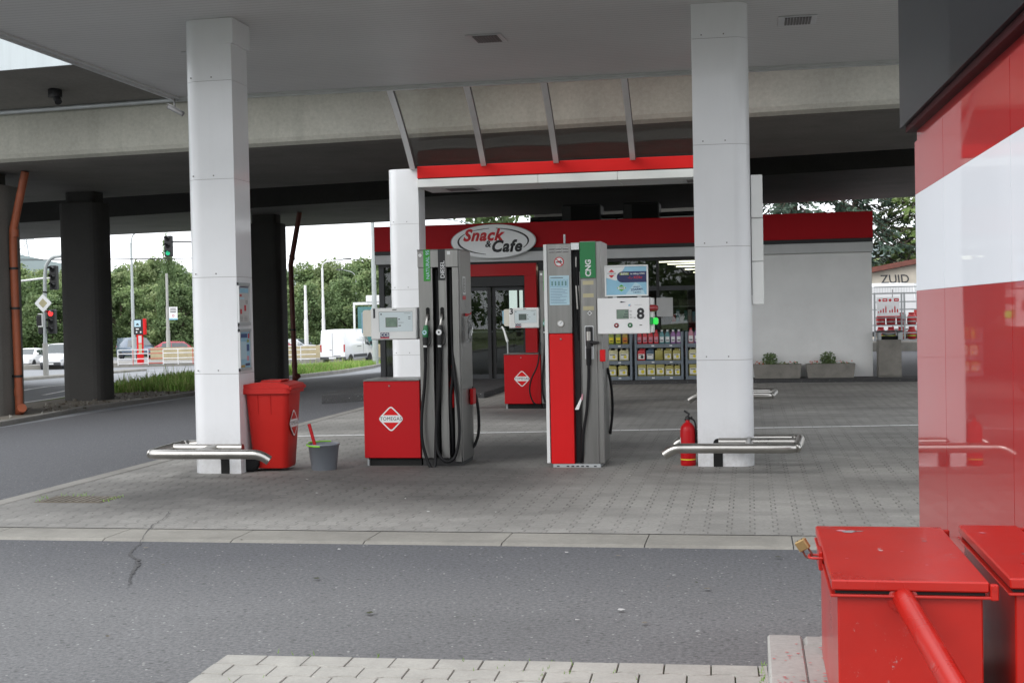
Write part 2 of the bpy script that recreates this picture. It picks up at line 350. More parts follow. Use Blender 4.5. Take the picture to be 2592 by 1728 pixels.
# ------------------------------------------------------------------ mesh helpers
class MB:
    def __init__(s): s.v = []; s.f = []; s.m = []; s.mats = []; s.sm = []
    def mi(s, m):
        if m not in s.mats: s.mats.append(m)
        return s.mats.index(m)
    def add(s, vs, fs, m, smooth=False, X=None):
        o = len(s.v); k = s.mi(m)
        s.v += [tuple(X @ Vector(p)) if X is not None else tuple(p) for p in vs]
        for f in fs: s.f.append([i+o for i in f]); s.m.append(k); s.sm.append(smooth)
        return s
    def box(s, x0, x1, y0, y1, z0, z1, m, b=0, X=None):
        if b <= 0:
            vs = [(x, y, z) for z in (z0, z1) for y in (y0, y1) for x in (x0, x1)]
            return s.add(vs, [(0,2,3,1), (4,5,7,6), (0,1,5,4), (2,6,7,3), (0,4,6,2), (1,3,7,5)], m, False, X)
        b = min(b, (x1-x0)*.45, (y1-y0)*.45, (z1-z0)*.45)
        P = []
        for z, i in ((z0, b), (z0+b, 0), (z1-b, 0), (z1, b)):
            for (x, y) in ((x0+b, y0+i), (x1-b, y0+i), (x1-i, y0+b), (x1-i, y1-b), (x1-b, y1-i), (x0+b, y1-i), (x0+i, y1-b), (x0+i, y0+b)):
                P.append((x, y, z))
        if True:
            F = [list(range(7, -1, -1)), list(range(24, 32))]
            for r in range(3):
                for k in range(8): F.append((r*8+k, r*8+(k+1) % 8, r*8+8+(k+1) % 8, r*8+8+k))
        return s.add(P, F, m, False, X)
    def prism(s, poly, h0, h1, m, axis='z', smooth=False, X=None, caps=True):
        n = len(poly)
        f = {'z': lambda a, b, h: (a, b, h), 'y': lambda a, b, h: (a, h, b), 'x': lambda a, b, h: (h, a, b)}[axis]
        vs = [f(a, b, h0) for a, b in poly] + [f(a, b, h1) for a, b in poly]
        fs = [(i, (i+1) % n, n+(i+1) % n, n+i) for i in range(n)]
        s.add(vs, fs, m, smooth, X)
        if caps: s.add(vs, [list(range(n-1, -1, -1)), list(range(n, 2*n))], m, False, X)
        return s
    def tube(s, pts, r, m, n=12, cap=True, X=None):
        pts = [Vector(p) for p in pts]; k = len(pts); rs = r if isinstance(r, (list, tuple)) else [r]*k
        ref = None; vs = []
        for i, p in enumerate(pts):
            d = (pts[min(i+1, k-1)] - pts[max(i-1, 0)]).normalized()
            if ref is None:
                ref = d.orthogonal().normalized()
            ref = (ref - d*ref.dot(d)).normalized(); bi = d.cross(ref)
            for j in range(n):
                a = 2*math.pi*j/n; vs.append(p + (ref*math.cos(a) + bi*math.sin(a))*rs[i])
        fs = [(i*n+j, i*n+(j+1) % n, (i+1)*n+(j+1) % n, (i+1)*n+j) for i in range(k-1) for j in range(n)]
        s.add(vs, fs, m, True, X)
        if cap: s.add(vs[:n]+vs[-n:], [list(range(n-1, -1, -1)), list(range(n, 2*n))], m, False, X)
        return s
    def lathe(s, prof, m, n=24, c=(0, 0, 0), X=None, sx=1, sy=1):
        vs = []
        for r, z in prof:
            for j in range(n):
                a = 2*math.pi*j/n; vs.append((c[0]+r*sx*math.cos(a), c[1]+r*sy*math.sin(a), c[2]+z))
        k = len(prof)
        fs = [(i*n+j, i*n+(j+1) % n, (i+1)*n+(j+1) % n, (i+1)*n+j) for i in range(k-1) for j in range(n)]
        s.add(vs, fs, m, True, X)
        if prof[0][0] > 1e-4: s.add(vs[:n], [list(range(n-1, -1, -1))], m, False, X)
        if prof[-1][0] > 1e-4: s.add(vs[-n:], [list(range(n))], m, False, X)
        return s
    def quad(s, a, b, c, d, m, X=None): return s.add([a, b, c, d], [(0, 1, 2, 3)], m, False, X)
    def build(s, name, parent=None, label=None, cat=None, group=None, kind=None, bevel=0):
        me = bpy.data.meshes.new(name); me.from_pydata(s.v, [], s.f)
        for m in s.mats: me.materials.append(M[m] if isinstance(m, str) else m)
        me.polygons.foreach_set('material_index', s.m); me.polygons.foreach_set('use_smooth', s.sm)
        me.update()
        o = bpy.data.objects.new(name, me); col.objects.link(o)
        if parent is not None: o.parent = parent
        tag(o, label, cat, group, kind)
        if bevel:
            bv = o.modifiers.new('b', 'BEVEL'); bv.width = bevel; bv.segments = 2; bv.limit_method = 'ANGLE'; bv.angle_limit = R(40)
        return o
def tag(o, label=None, cat=None, group=None, kind=None):
    if label: o['label'] = label
    if cat: o['category'] = cat
    if group: o['group'] = group
    if kind: o['kind'] = kind
    return o
def thing(name, label, cat, loc=(0, 0, 0), rz=0, group=None):
    o = bpy.data.objects.new(name, None); col.objects.link(o)
    o.location = loc; o.rotation_euler = (0, 0, rz); o.empty_display_size = .1
    return tag(o, label, cat, group)
def copy_tree(o, parent=None):
    c = o.copy(); col.objects.link(c); c.parent = parent
    for ch in list(o.children): copy_tree(ch, c)
    return c
def arc(cx, cy, r, a0, a1, n=8):
    return [(cx+r*math.cos(R(a0+(a1-a0)*i/n)), cy+r*math.sin(R(a0+(a1-a0)*i/n))) for i in range(n+1)]
def rrect(x0, x1, y0, y1, r, n=5):
    return arc(x1-r, y1-r, r, 0, 90, n)+arc(x0+r, y1-r, r, 90, 180, n)+arc(x0+r, y0+r, r, 180, 270, n)+arc(x1-r, y0+r, r, 270, 360, n)
def smooth_path(pts, k=6):
    # Catmull-Rom through the points
    P = [Vector(p) for p in pts]; P = [P[0]*2-P[1]] + P + [P[-1]*2-P[-2]]; out = []
    for i in range(1, len(P)-2):
        for j in range(k):
            t = j/k; a, b, c, d = P[i-1], P[i], P[i+1], P[i+2]
            out.append(.5*((2*b)+(c-a)*t+(2*a-5*b+4*c-d)*t*t+(3*b-3*c+d-a)*t**3))
    return out+[P[-2]]
FRONT = Matrix.Rotation(R(90), 4, 'X')                                # text plane facing -Y
def face(ax):                                                         # matrices for marks on other faces
    return {'-y': FRONT, '+x': Matrix.Rotation(R(90), 4, 'Z') @ FRONT, '-x': Matrix.Rotation(R(-90), 4, 'Z') @ FRONT}[ax]
def text(name, body, size, loc, m, parent, ax='-y', rot=0, bold=.0, shear=0, align='CENTER', sx=1, ext=.0, space=1):
    cu = bpy.data.curves.new(name, 'FONT'); cu.body = body; cu.size = size; cu.align_x = align; cu.align_y = 'CENTER'
    cu.offset = bold*size; cu.shear = shear; cu.space_character = space; cu.extrude = ext; cu.resolution_u = 3
    tmp = bpy.data.objects.new(name, cu); col.objects.link(tmp)
    dg = bpy.context.evaluated_depsgraph_get(); dg.update()
    me = bpy.data.meshes.new_from_object(tmp.evaluated_get(dg)); bpy.data.objects.remove(tmp); bpy.data.curves.remove(cu)
    me.transform(Matrix.Translation(loc) @ face(ax) @ Matrix.Rotation(R(rot), 4, 'Z') @ Matrix.Diagonal((sx, 1, 1, 1)))
    me.materials.clear(); me.materials.append(M[m])
    o = bpy.data.objects.new(name, me); col.objects.link(o); o.parent = parent
    return o
def rpoly(pts, r, n=4):
    # rounded-corner polygon (convex, ccw)
    out = []; k = len(pts)
    for i in range(k):
        p = Vector(pts[i]).to_2d(); a = (Vector(pts[i-1]).to_2d()-p); b = (Vector(pts[(i+1) % k]).to_2d()-p)
        la, lb = a.length, b.length; ra = min(r, la*.45, lb*.45); A = p+a/la*ra; B = p+b/lb*ra
        for j in range(n+1):
            t = j/n; q = A*(1-t)**2+p*2*t*(1-t)+B*t*t; out.append((q.x, q.y))
    return out
def flat(mb, poly, d, m, X):
    mb.add([(a, b, d) for a, b in poly], [list(range(len(poly)))], m, False, X)
def logo(parent, loc, s, ax='-y', sx=1, word='TOMEGAS', name='emblem', paint='red_bright', white='paper', txt=True):
    X = Matrix.Translation(loc) @ face(ax) @ Matrix.Diagonal((sx, 1, 1, 1)); mb = MB()
    D = lambda k: [(s*k, 0), (0, s*k), (-s*k, 0), (0, -s*k)]
    flat(mb, rpoly(D(1), s*.28), .001, white, X)
    flat(mb, rpoly(D(.87), s*.2), .002, paint, X)
    h = s*.27
    flat(mb, rpoly([(s*.93, 0), (s*.70, h), (-s*.70, h), (-s*.93, 0), (-s*.70, -h), (s*.70, -h)], s*.1), .003, white, X)
    o = mb.build(name, parent)
    n = {'-y': Vector((0, -1, 0)), '+x': Vector((1, 0, 0)), '-x': Vector((-1, 0, 0))}[ax]
    if txt: text('lettering', word, s*.37, Vector(loc)+n*.004, 'ink', o, ax, bold=.0, sx=sx*.96, space=1.06)
    return o
def disc(mb, c, r, d, m, X, n=20, r0=0):
    if r0 == 0: flat(mb, [(c[0]+r*math.cos(2*math.pi*i/n), c[1]+r*math.sin(2*math.pi*i/n)) for i in range(n)], d, m, X)
    else:
        vs = [(c[0]+q*math.cos(2*math.pi*i/n), c[1]+q*math.sin(2*math.pi*i/n), d) for q in (r0, r) for i in range(n)]
        mb.add(vs, [(i, (i+1) % n, n+(i+1) % n, n+i) for i in range(n)], m, False, X)

# ------------------------------------------------------------------ ground sheets
def sheet(name, xs, ys, dz, m, kind='structure', f=T):
    mb = MB(); nx, ny = len(xs), len(ys)
    vs = [(x, y, f(x, y)+dz) for y in ys for x in xs]
    mb.add(vs, [(j*nx+i, j*nx+i+1, (j+1)*nx+i+1, (j+1)*nx+i) for j in range(ny-1) for i in range(nx-1)], m)
    return mb.build(name, kind=kind)
def rng(a, b, s):
    n = max(1, round((b-a)/s)); return [a+(b-a)*i/n for i in range(n+1)]
def strip(name, A, B, dz, m, n=4, step=1.5, kind='structure'):
    # terrain-following sheet between two polylines of equal length
    mb = MB(); rows = []
    for i in range(len(A)-1):
        L = max((Vector(A[i+1])-Vector(A[i])).length, (Vector(B[i+1])-Vector(B[i])).length); k = max(1, round(L/step))
        for j in range(k+(i == len(A)-2)):
            t = j/k; a = Vector(A[i]).lerp(Vector(A[i+1]), t); b = Vector(B[i]).lerp(Vector(B[i+1]), t)
            rows.append([a.lerp(b, q/n) for q in range(n+1)])
    vs = [(p.x, p.y, T(p.x, p.y)+dz) for r in rows for p in r]; w = n+1
    mb.add(vs, [(i*w+q, i*w+q+1, (i+1)*w+q+1, (i+1)*w+q) for i in range(len(rows)-1) for q in range(n)], m)
    return mb.build(name, kind=kind)
def kerb_path(name, pts, w, h, m, step=1.0, base=-.1):
    mb = MB(); P = []
    for i in range(len(pts)-1):
        a, b = Vector(pts[i]), Vector(pts[i+1]); k = max(1, round((b-a).length/step))
        P += [a.lerp(b, j/k) for j in range(k)]
    P.append(Vector(pts[-1]))
    for i in range(len(P)-1):
        a, b = P[i], P[i+1]; d = (b-a).normalized(); n = Vector((d.y, -d.x))*w/2; a = a+d*.004; b = b-d*.004
        vs = []
        for p in (a, b):
            z = T(p.x, p.y)
            for q, zz in ((p-n, z+base), (p-n, z+h-.015), (p-n*.8, z+h), (p+n*.8, z+h), (p+n, z+h-.015), (p+n, z+base)): vs.append((q.x, q.y, zz))
        mb.add(vs, [(j, j+1, j+7, j+6) for j in range(5)]+[(5, 4, 3, 2, 1, 0), (6, 7, 8, 9, 10, 11)], m)
    return mb.build(name, kind='structure')

far = rng(-420, -60, 40)[:-1]+rng(-60, 60, 4)+rng(60, 420, 40)[1:]
sheet('ground', far, rng(-120, -20, 20)[:-1]+rng(-20, 120, 4)+rng(120, 620, 50)[1:], -.2, 'verge')
sheet('driveway', rng(-14.6, -6.6, 1)+rng(-6, 34, 5), rng(-18, 40, 2)+rng(42, 62, 2), 0, 'asphalt')
sheet('forecourt_paving', rng(-6.45, 16, 5), rng(9.28, 28.4, 4), .008, 'paving')
kerb_path('forecourt_kerb', [(-6.62, 9.02), (16, 9.02)], .50, .014, 'conc_kerb', 1.0, -.05)
kerb_path('forecourt_kerb', [(-6.55, 8.8), (-6.55, 24.0)], .2, .012, 'conc_kerb_old', 1.0, -.05)
mbl = MB()
for i in range(40):                                                   # thin painted bay line, tilted like the paving rows it crosses
    a = -5.95+i*.25
    if a > 3.8: break
    y = 16.58+(a+5.91)*.158
    mbl.add([(a, y-.06, .013), (a+.245, y-.06+.039, .013), (a+.245, y+.06+.039, .013), (a, y+.06, .013)], [(0, 1, 2, 3)], 'rail_white')
mbl.build('bay_line', kind='structure')
mb = MB(); mb.box(-8.1, -4.9, 23.95, 29.05, -.25, .11, 'asphalt_dark', .02); mb.box(-4.9, 5.5, 28.05, 29.1, -.1, .07, 'asphalt_dark', .02)
mb.build('shop_pavement', kind='structure')
# near paving stones: modelled one by one, keyed edges
def near_stones():
    mb = MB(); ang = R(1.6); X = Matrix.Translation((-2.445, 5.775, 0)) @ Matrix.Rotation(ang, 4, 'Z')
    px, py, g = .205, .168, .0026
    def wv(x, k):
        t = ((x/px+.25*0) % 1.0); s = math.sin(2*math.pi*t)*2.2; s = max(-1, min(1, s))
        return .0 if k == 0 else .011*s
    for k in range(14):
        off = 0 if k % 2 == 0 else px/2
        for i in range(-1, 13):
            x0 = i*px+off-(k % 2)*0; x1 = x0+px
            x0 = max(x0, 0 if k < 99 else x0); 
            if x1 <= .02 or x0 > 2.46: continue
            x1 = min(x1, 2.50)
            xs = [x0+g+(x1-x0-2*g)*j/10 for j in range(11)]
            top = [(x, -k*py-.0062+wv(x, k)) for x in xs]; bot = [(x, -(k+1)*py+.0062+wv(x, k+1)) for x in reversed(xs)]
            poly = top+bot; cx = sum(p[0] for p in poly)/len(poly); cy = sum(p[1] for p in poly)/len(poly); n = len(poly)
            dz = rnd.uniform(-.0015, .0015)
            inn = [(cx+(a-cx)*.978, cy+(b-cy)*.96) for a, b in poly]
            vs = [(a, b, -.02) for a, b in poly]+[(a, b, .014+dz) for a, b in poly]+[(a, b, .020+dz) for a, b in inn]
            fs = [(j, n+j, n+(j+1) % n, (j+1) % n) for j in range(n)]+[(n+j, 2*n+j, 2*n+(j+1) % n, n+(j+1) % n) for j in range(n)]+[list(range(3*n-1, 2*n-1, -1))]
            mb.add(vs, fs, 'stone_light', False, X)
    mb.build('paving_stones', kind='structure')
    mb = MB(); mb.add([(-.01, .005, .009), (2.5, .005, .009), (2.5, -2.4, .009), (-.01, -2.4, .009)], [(0, 3, 2, 1)], 'moss', False, X); mb.build('paving_joints', kind='structure')
near_stones()

# verge beside the driveway
K = [(-13.7, -18), (-13.9, 5), (-14.35, 19), (-14.5, 23.3), (-14.95, 27.5), (-14.55, 32.5), (-15.4, 42.3), (-16.6, 52), (-18.4, 62), (-22, 78)]
V = [(-17.2, -18), (-17.0, 5), (-17.0, 19), (-17.1, 25), (-17.5, 29.5), (-18.3, 34.5), (-20.4, 45), (-22.0, 54), (-23.6, 65), (-25.9, 84)]
kerb_path('kerb', K, .16, .11, 'conc_kerb_old', 1.0, -.2)
strip('verge', K, V, .055, 'verge', 4, 1.5)
kg = [(-13.95, 14), (-14.35, 19), (-14.5, 23.3), (-14.95, 27.5), (-14.6, 31.5), (-14.8, 35.5)]; vg = [(-16.9, 14), (-16.9, 19), (-17.0, 25), (-17.4, 29.5), (-17.2, 32.0), (-15.3, 36)]
strip('gravel_bed', [(a-.1, b) for a, b in kg], vg, .075, 'gravel', 3, 1.5)
mb = MB()
for i in range(420):
    y = rnd.uniform(18, 35); f = rnd.random(); x = -14.75-f*2.0; r = rnd.uniform(.015, .05)
    X = Matrix.Translation((x, y, T(x, y)+.08+r*.3)) @ Matrix.Rotation(rnd.uniform(0, 6), 4, (rnd.random(), rnd.random(), 1)) @ Matrix.Diagonal((r*1.4, r, r*.7, 1))
    mb.add([(1, 0, 0), (-1, 0, 0), (0, 1, 0), (0, -1, 0), (0, 0, 1), (0, 0, -1)], [(0, 2, 4), (2, 1, 4), (1, 3, 4), (3, 0, 4), (2, 0, 5), (1, 2, 5), (3, 1, 5), (0, 3, 5)], rnd.choice(['gravel', 'conc_kerb', 'soil']), False, X)
mb.build('pebbles', kind='stuff', label='loose pale pebbles lying round the bridge pillars', cat='gravel')
mb = MB()
def interp(P, y):
    for a, b in zip(P, P[1:]):
        if a[1] <= y <= b[1]: return a[0]+(b[0]-a[0])*(y-a[1])/(b[1]-a[1])
    return P[-1][0]
for i in range(15000):
    y = 33.5+rnd.random()**1.25*46; f = rnd.random(); x = interp(K, y)-.25-f*(interp(K, y)-interp(V, y)-.6)
    dens = 1 if y < 44 else .75
    if rnd.random() > dens or f < .06: continue
    tall = rnd.random() < .05
    h = rnd.uniform(.12, .34)*(1.9 if tall else 1)*(1.0 if y < 60 else .8); w = rnd.uniform(.012, .03)*(.6 if tall else 1); a = rnd.uniform(0, 6.28); lx, ly = rnd.gauss(0, .10), rnd.gauss(0, .10)
    z = T(x, y)+.05; c, s_ = math.cos(a)*w, math.sin(a)*w
    mb.add([(x-c, y-s_, z), (x+c, y+s_, z), (x+lx*.5+c*.6, y+ly*.5+s_*.6, z+h*.65), (x+lx, y+ly, z+h), (x+lx*.5-c*.6, y+ly*.5-s_*.6, z+h*.65)], [(0, 1, 2, 3, 4)], 'grass_b' if tall or rnd.random() < .3 else 'grass_a')
mb.build('grass', kind='stuff', label='long green grass growing on the verge beside the driveway', cat='grass')

# the main road beyond, the island and the tram stop platform
sheet('road', rng(-150, -70, 8)[:-1]+rng(-70, -16, 3)+rng(-13, 60, 8), rng(-20, 30, 5)[:-1]+rng(30, 112, 3), -.03, 'asphalt_road')
def line(pts, w=.14, dash=None):
    mb = MB(); pts = [Vector(p) for p in pts]
    for a, b in zip(pts, pts[1:]):
        L = (b-a).length; d = (b-a)/L; n = Vector((d.y, -d.x))*w/2; s_ = 0
        while s_ < L:
            e = min(L, s_+(dash[0] if dash else 2.0)); p, q = a+d*s_, a+d*e
            mb.add([(k.x, k.y, T(k.x, k.y)-.02) for k in (p-n, p+n, q+n, q-n)], [(0, 1, 2, 3)], 'rail_white')
            s_ = e+(dash[1] if dash else 0)
    return mb
lm = MB()
for l in (line([(-18.0, 22), (-18.55, 33), (-21.2, 45.5), (-24.6, 66), (-27, 90)], .16), line([(-19.3, 22), (-19.7, 34), (-22.6, 47), (-26, 68), (-29, 92)], .16, (3, 3)),
          line([(-20.6, 22), (-21.4, 35), (-24.8, 48.3), (-28.0, 70), (-31, 95)], .16), line([(-22.4, 33), (-24.4, 39.5)], .16), line([(-17.7, 27), (-18.0, 31.5)], .3),
          line([(-36.5, 50), (-38.5, 86)], .16, (3, 4)), line([(-31.0, 62), (-32.2, 88)], .16)):
    o_ = len(lm.v); lm.v += l.v; lm.f += [[i+o_ for i in f] for f in l.f]; lm.m += l.m; lm.sm += l.sm; lm.mats = l.mats
lm.build('road_markings', kind='structure')
kerb_path('traffic_island', [(-29.8, 46.5), (-32.3, 56), (-34.2, 63), (-37.5, 76)], .9, .1, 'conc_kerb', 3, -.1)
strip('tram_platform', [(-60, 86.5), (-46.6, 91.0), (-41.7, 92.6), (-24, 97)], [(-60, 99), (-46, 99), (-41, 99), (-24, 99)], .22, 'pave_far', 3, 3)
kerb_path('platform_kerb', [(-60, 86.4), (-46.6, 90.9), (-41.7, 92.5), (-24, 96.9)], .35, .30, 'conc_kerb', 3, -.1)
sheet('car_park', rng(-100, 30, 10), [99.8, 104, 112], .10, 'asphalt_road', f=lambda x, y: -1.9)

# ------------------------------------------------------------------ station canopy and columns
can = thing('station_canopy', 'large flat pale grey slatted canopy over the fuel pumps, its soffit with sunken lamps', 'canopy', (0, 0, 0))
CX0, CX1, CY0, CY1, CZ = -7.72, 6.4, 9.3, 17.0, 4.65
mb = MB(); mb.box(CX0+.06, CX1-.06, CY0+.06, CY1-.06, CZ, CZ+.12, 'soffit'); mb.build('soffit', can)
mb = MB()
for a in ((CX0, CX1, CY1-.058, CY1), (CX0, CX1, CY0, CY0+.058), (CX0, CX0+.058, CY0+.06, CY1-.06), (CX1-.058, CX1, CY0+.06, CY1-.06)): mb.box(*a, CZ-.025, CZ+.95, 'grey_band')
mb.build('fascia', can)
mb = MB()
for a in ((CX0-.03, CX1, CY1, CY1+.03), (CX0-.03, CX0, CY0, CY1)): mb.box(*a, CZ-.05, CZ+.03, 'alu')
mb.box(CX0, CX1, CY1+.002, CY1+.02, CZ-.012, CZ+.10, 'charcoal')
mb.build('edge_trim', can)
mb = MB(); mb.box(CX0+.1, CX1-.1, CY0+.1, CY1-.1, CZ+.7, CZ+.9, 'grey_band'); mb.build('roof', can)
for x in (-2.98, .39, 3.76, -6.3):
    lf = MB(); x0, y0 = x, 14.1
    lf.box(x0-.04, x0+.36, y0-.02, y0+.42, CZ-.012, CZ-.002, 'alu', .003); lo = lf.build('ceiling_lamp', can)
    g = MB()
    for k in range(9): g.box(x0+.03+k*.031, x0+.055+k*.031, y0+.03, y0+.37, CZ-.02, CZ-.013, 'grille')
    g.build('grille', lo)

def column(name, label, loc, side, H, depth, seams, group, collar=True, slot=True, w=.56):
    # D-shaped sheet-metal column; side=+1: flat inner face on +x, rounded outside
    t = thing(name, label, 'column', loc, 0, group)
    r = .165 if depth < .45 else .2
    poly = [(w, 0), (w, depth)]+arc(r, depth-r*1.02, r, 90, 180, 8)+arc(r, r*1.02, r, 180, 270, 8)
    if side < 0: poly = [(w-a, b) for a, b in reversed(poly)]
    poly = [(a, min(max(b, 0), depth)) for a, b in poly]
    core = [(w/2+(a-w/2)*.97, depth/2+(b-depth/2)*.98) for a, b in poly]
    mb = MB(); mb.prism(core, 0.01, H-.01, 'grille'); mb.build('core', t)
    zs = [0]+seams+[H]
    for i in range(len(zs)-1):
        mb = MB(); n = len(poly); z0, z1 = zs[i]+(.002 if i else 0), zs[i+1]-.0015
        mb.prism(poly, z0, z1, 'white_panel', smooth=False)
        mb.sm = [False]*len(mb.sm)
        for k, f in enumerate(mb.f[:n]):                                  # only the rounded flank shades smooth
            a, b = poly[k], poly[(k+1) % n]
            if math.hypot(a[0]-b[0], a[1]-b[1]) < .1: mb.sm[k] = True
        for xx in (.10, .32):
            if i: mb.box(xx-.006, xx+.006, -.003, .004, zs[i]+.03, zs[i]+.042, 'grille')
        mb.build('panel', t)
    if slot:
        mb = MB(); c = .37 if side > 0 else .20; sw = .046
        pts = [(c-sw, 0), (c+sw, 0), (c+sw, .245)]+arc(c, .245, sw, 0, 180, 8)[1:-1]+[(c-sw, .245)]
        mb.prism([(a, b) for a, b in pts], -.004, .02, 'dark_gap', 'y')
        mb.build('service_slot', t)
    if collar:
        mb = MB(); x0 = w-.12 if side > 0 else -.03; mb.box(x0, x0+.15, -.02, depth+.03, H-.26, H-.003, 'white_panel', .004); mb.build('collar', t)
    return t
GC = 'white canopy columns'
column('canopy_column', 'white canopy column at left, red wheelie bin leaning against its notice side', (-5.68, 12.62, 0), 1, CZ, .42, [1.03, 2.02, 3.02, 4.02], GC, w=.54)
column('canopy_column', 'white canopy column at right, red fire extinguisher at its foot', (-.53, 13.28, 0), -1, CZ, .38, [1.08, 2.22, 3.24, 4.30], GC, collar=False)
column('canopy_column', 'slimmer far white column at left end of the red-edged beam behind pump 1', (-5.70, 20.35, 0), 1, 3.93, .42, [.95, 2.0, 3.05], GC, collar=False, w=.52)
column('canopy_column', 'far white column hidden behind the right canopy column at the beam end', (-.56, 20.6, 0), -1, 3.93, .42, [1.08, 2.2, 3.2], GC, collar=False)

# notice frames on the left column
def notice(z0, z1, label, art):
    t = thing('notice_board', label, 'notice', (-5.138, 12.62, z0)); y0, y1, h = .0, .31, z1-z0
    mb = MB(); mb.box(0, .02, y0, y0+.02, 0, h, 'alu'); mb.box(0, .02, y1-.02, y1, 0, h, 'alu'); mb.box(0, .022, y0, y1, 0, .03, 'galv'); mb.box(0, .022, y0, y1, h-.03, h, 'galv'); mb.build('frame', t)
    mb = MB(); mb.box(.001, .008, y0+.02, y1-.02, .03, h-.03, 'paper_dim' if art == 0 else 'sky_blue'); p = mb.build('poster', t)
    a = MB(); X = Matrix.Translation((.010, 0, 0)) @ face('+x')
    def bar(u0, u1, v0, v1, m): flat(a, [(u0, v0), (u1, v0), (u1, v1), (u0, v1)], 0, m, X)
    if art == 0:
        bar(.03, .28, .335, .385, 'sky_blue'); bar(.03, .28, .39, .40, 'navy'); bar(.04, .10, .30, .32, 'ink_red'); bar(.05, .17, .27, .29, 'pale_blue')
        bar(.05, .10, .12, .17, 'ink_red'); bar(.16, .21, .15, .21, 'ink_red')
        for k in range(4): bar(.05, .12, .05+k*.014, .053+k*.014, 'ink'); bar(.16, .24, .05+k*.014, .053+k*.014, 'ink'); bar(.20+k*.0, .26, .225+k*.01, .228+k*.01, 'ink')
    else:
        bar(.03, .22, .34, .38, 'ink_blue'); bar(.24, .28, .33, .38, 'ink_red'); bar(.20, .27, .20, .27, 'ink_blue'); bar(.21, .27, .29, .32, 'oil_green')
        bar(.03, .20, .12, .30, 'pale_blue'); bar(.20, .26, .10, .15, 'bt_pink'); bar(.16, .28, .05, .075, 'navy'); bar(.03, .15, .035, .06, 'oil_gold')
    a.build('print', p)
notice(1.52, 1.96, 'upper framed notice with blue header on side of left canopy column', 0)
notice(1.055, 1.485, 'lower framed blue poster on side of left canopy column', 1)

# signboard seen edge-on at the right column
t = thing('sign_box', 'white sign box seen edge-on, stacked in three units on the right canopy column', 'sign', (.035, 13.42, 1.63))
for k in range(3):
    mb = MB(); mb.box(0, .115, 0, .75, k*.437, k*.437+.432, 'soft_white', .006); mb.build('sign_panel', t)
mb = MB(); mb.box(-.06, -.001, .2, .5, .1, 1.2, 'charcoal'); mb.build('bracket', t)

# camera under the canopy corner
t = thing('security_camera', 'small grey bullet camera hanging under the canopy corner by the left column', 'camera', (-7.72, 16.9, CZ-.06))
mb = MB(); mb.tube([(0, 0, .03), (0, 0, -.10)], .012, 'cam_grey'); mb.build('bracket', t)
mb = MB(); X = Matrix.Translation((0, 0, -.12)) @ Matrix.Rotation(R(28), 4, 'Y')
mb.tube([(-.10, 0, 0), (.14, 0, 0)], .032, 'cam_grey', X=X); mb.tube([(-.11, 0, 0), (-.101, 0, 0)], .026, 'black', X=X); mb.box(-.125, .12, -.036, .036, .028, .036, 'cam_grey', X=X); mb.build('body', t)

# guard rails
def guard(label, o, s, long=1.25, dep=.95, group='steel guard rails', tail=True):
    t = thing('guard_rail', label, 'guard rail', o, 0, group); r = .048
    f = lambda p: (p[0]*s, p[1], p[2])
    front = [(long, .02, .205), (long-.05, .01, .24), (long-.11, 0, .265), (long-.2, 0, .27), (.6, 0, .27), (.12, 0, .27), (.035, .035, .27), (0, .12, .27), (-.05, dep-.12, .27), (-.02, dep-.03, .27), (.08, dep, .27), (.6, dep, .27)]
    if tail: front += [(long-.3, dep, .27), (long-.18, dep-.005, .265), (long-.09, dep-.01, .235), (long-.05, dep-.015, .20)]
    mb = MB(); mb.tube([f(p) for p in smooth_path(front, 4)], r, 'steel_tube', 14); mb.build('rail', t)
    mb = MB(); mb.tube([f((.0, dep*.62, .27)), f((.75, dep*.62, .27))], r*.9, 'steel_tube', 12); mb.build('cross_rail', t)
    mb = MB(); mb.tube([f((.45, .05, .27)), f((.45, dep-.05, .27))], r*.8, 'steel_tube', 12); mb.build('bracket', t)
guard('low bent steel guard rail round left canopy column beside the red bin', (-5.87, 12.04, 0), 1, tail=False)
guard('low bent steel guard rail round right canopy column in front of fire extinguisher', (.43, 12.55, 0), -1)
guard('far low steel guard rail behind the right canopy column', (.33, 20.0, 0), -1)

# curved glass link and lower beam with red edge
link = thing('glass_link_roof', 'curved glass roof with pale ribs between canopy edge and red-edged beam', 'roof')
def rib_pt(i, s):
    x0 = (-4.72, -3.66, -2.62, -1.56, -.50)[i]; x1 = (-5.26, -4.10, -2.94, -1.74, -.55)[i]
    a = s*math.pi/2
    return Vector((x0+(x1-x0)*(s*.75+.25*math.sin(a)), 17.03+3.3*(math.sin(a)*.22+s*.78), 3.93+.74*(math.cos(a)*.3+(1-s)*.7)))
for i in range(4):
    mb = MB(); P = [rib_pt(i, k/12) for k in range(13)]
    for a, b in zip(P, P[1:]):
        vs = [(p.x+dx, p.y, p.z+dz) for p in (a, b) for dx, dz in ((-.042, -.02), (.042, -.02), (.042, .05), (-.042, .05))]
        mb.add(vs, [(0, 1, 5, 4), (1, 2, 6, 5), (2, 3, 7, 6), (3, 0, 4, 7)], 'white_paint')
        vs = [(p.x+dx, p.y, p.z+dz) for p in (a, b) for dx, dz in ((.0425, -.01), (.050, -.005), (.050, .05), (.0425, .05))]
        mb.add(vs, [(0, 1, 5, 4), (1, 2, 6, 5), (2, 3, 7, 6), (3, 0, 4, 7)], 'charcoal')
    mb.build('rib', link)
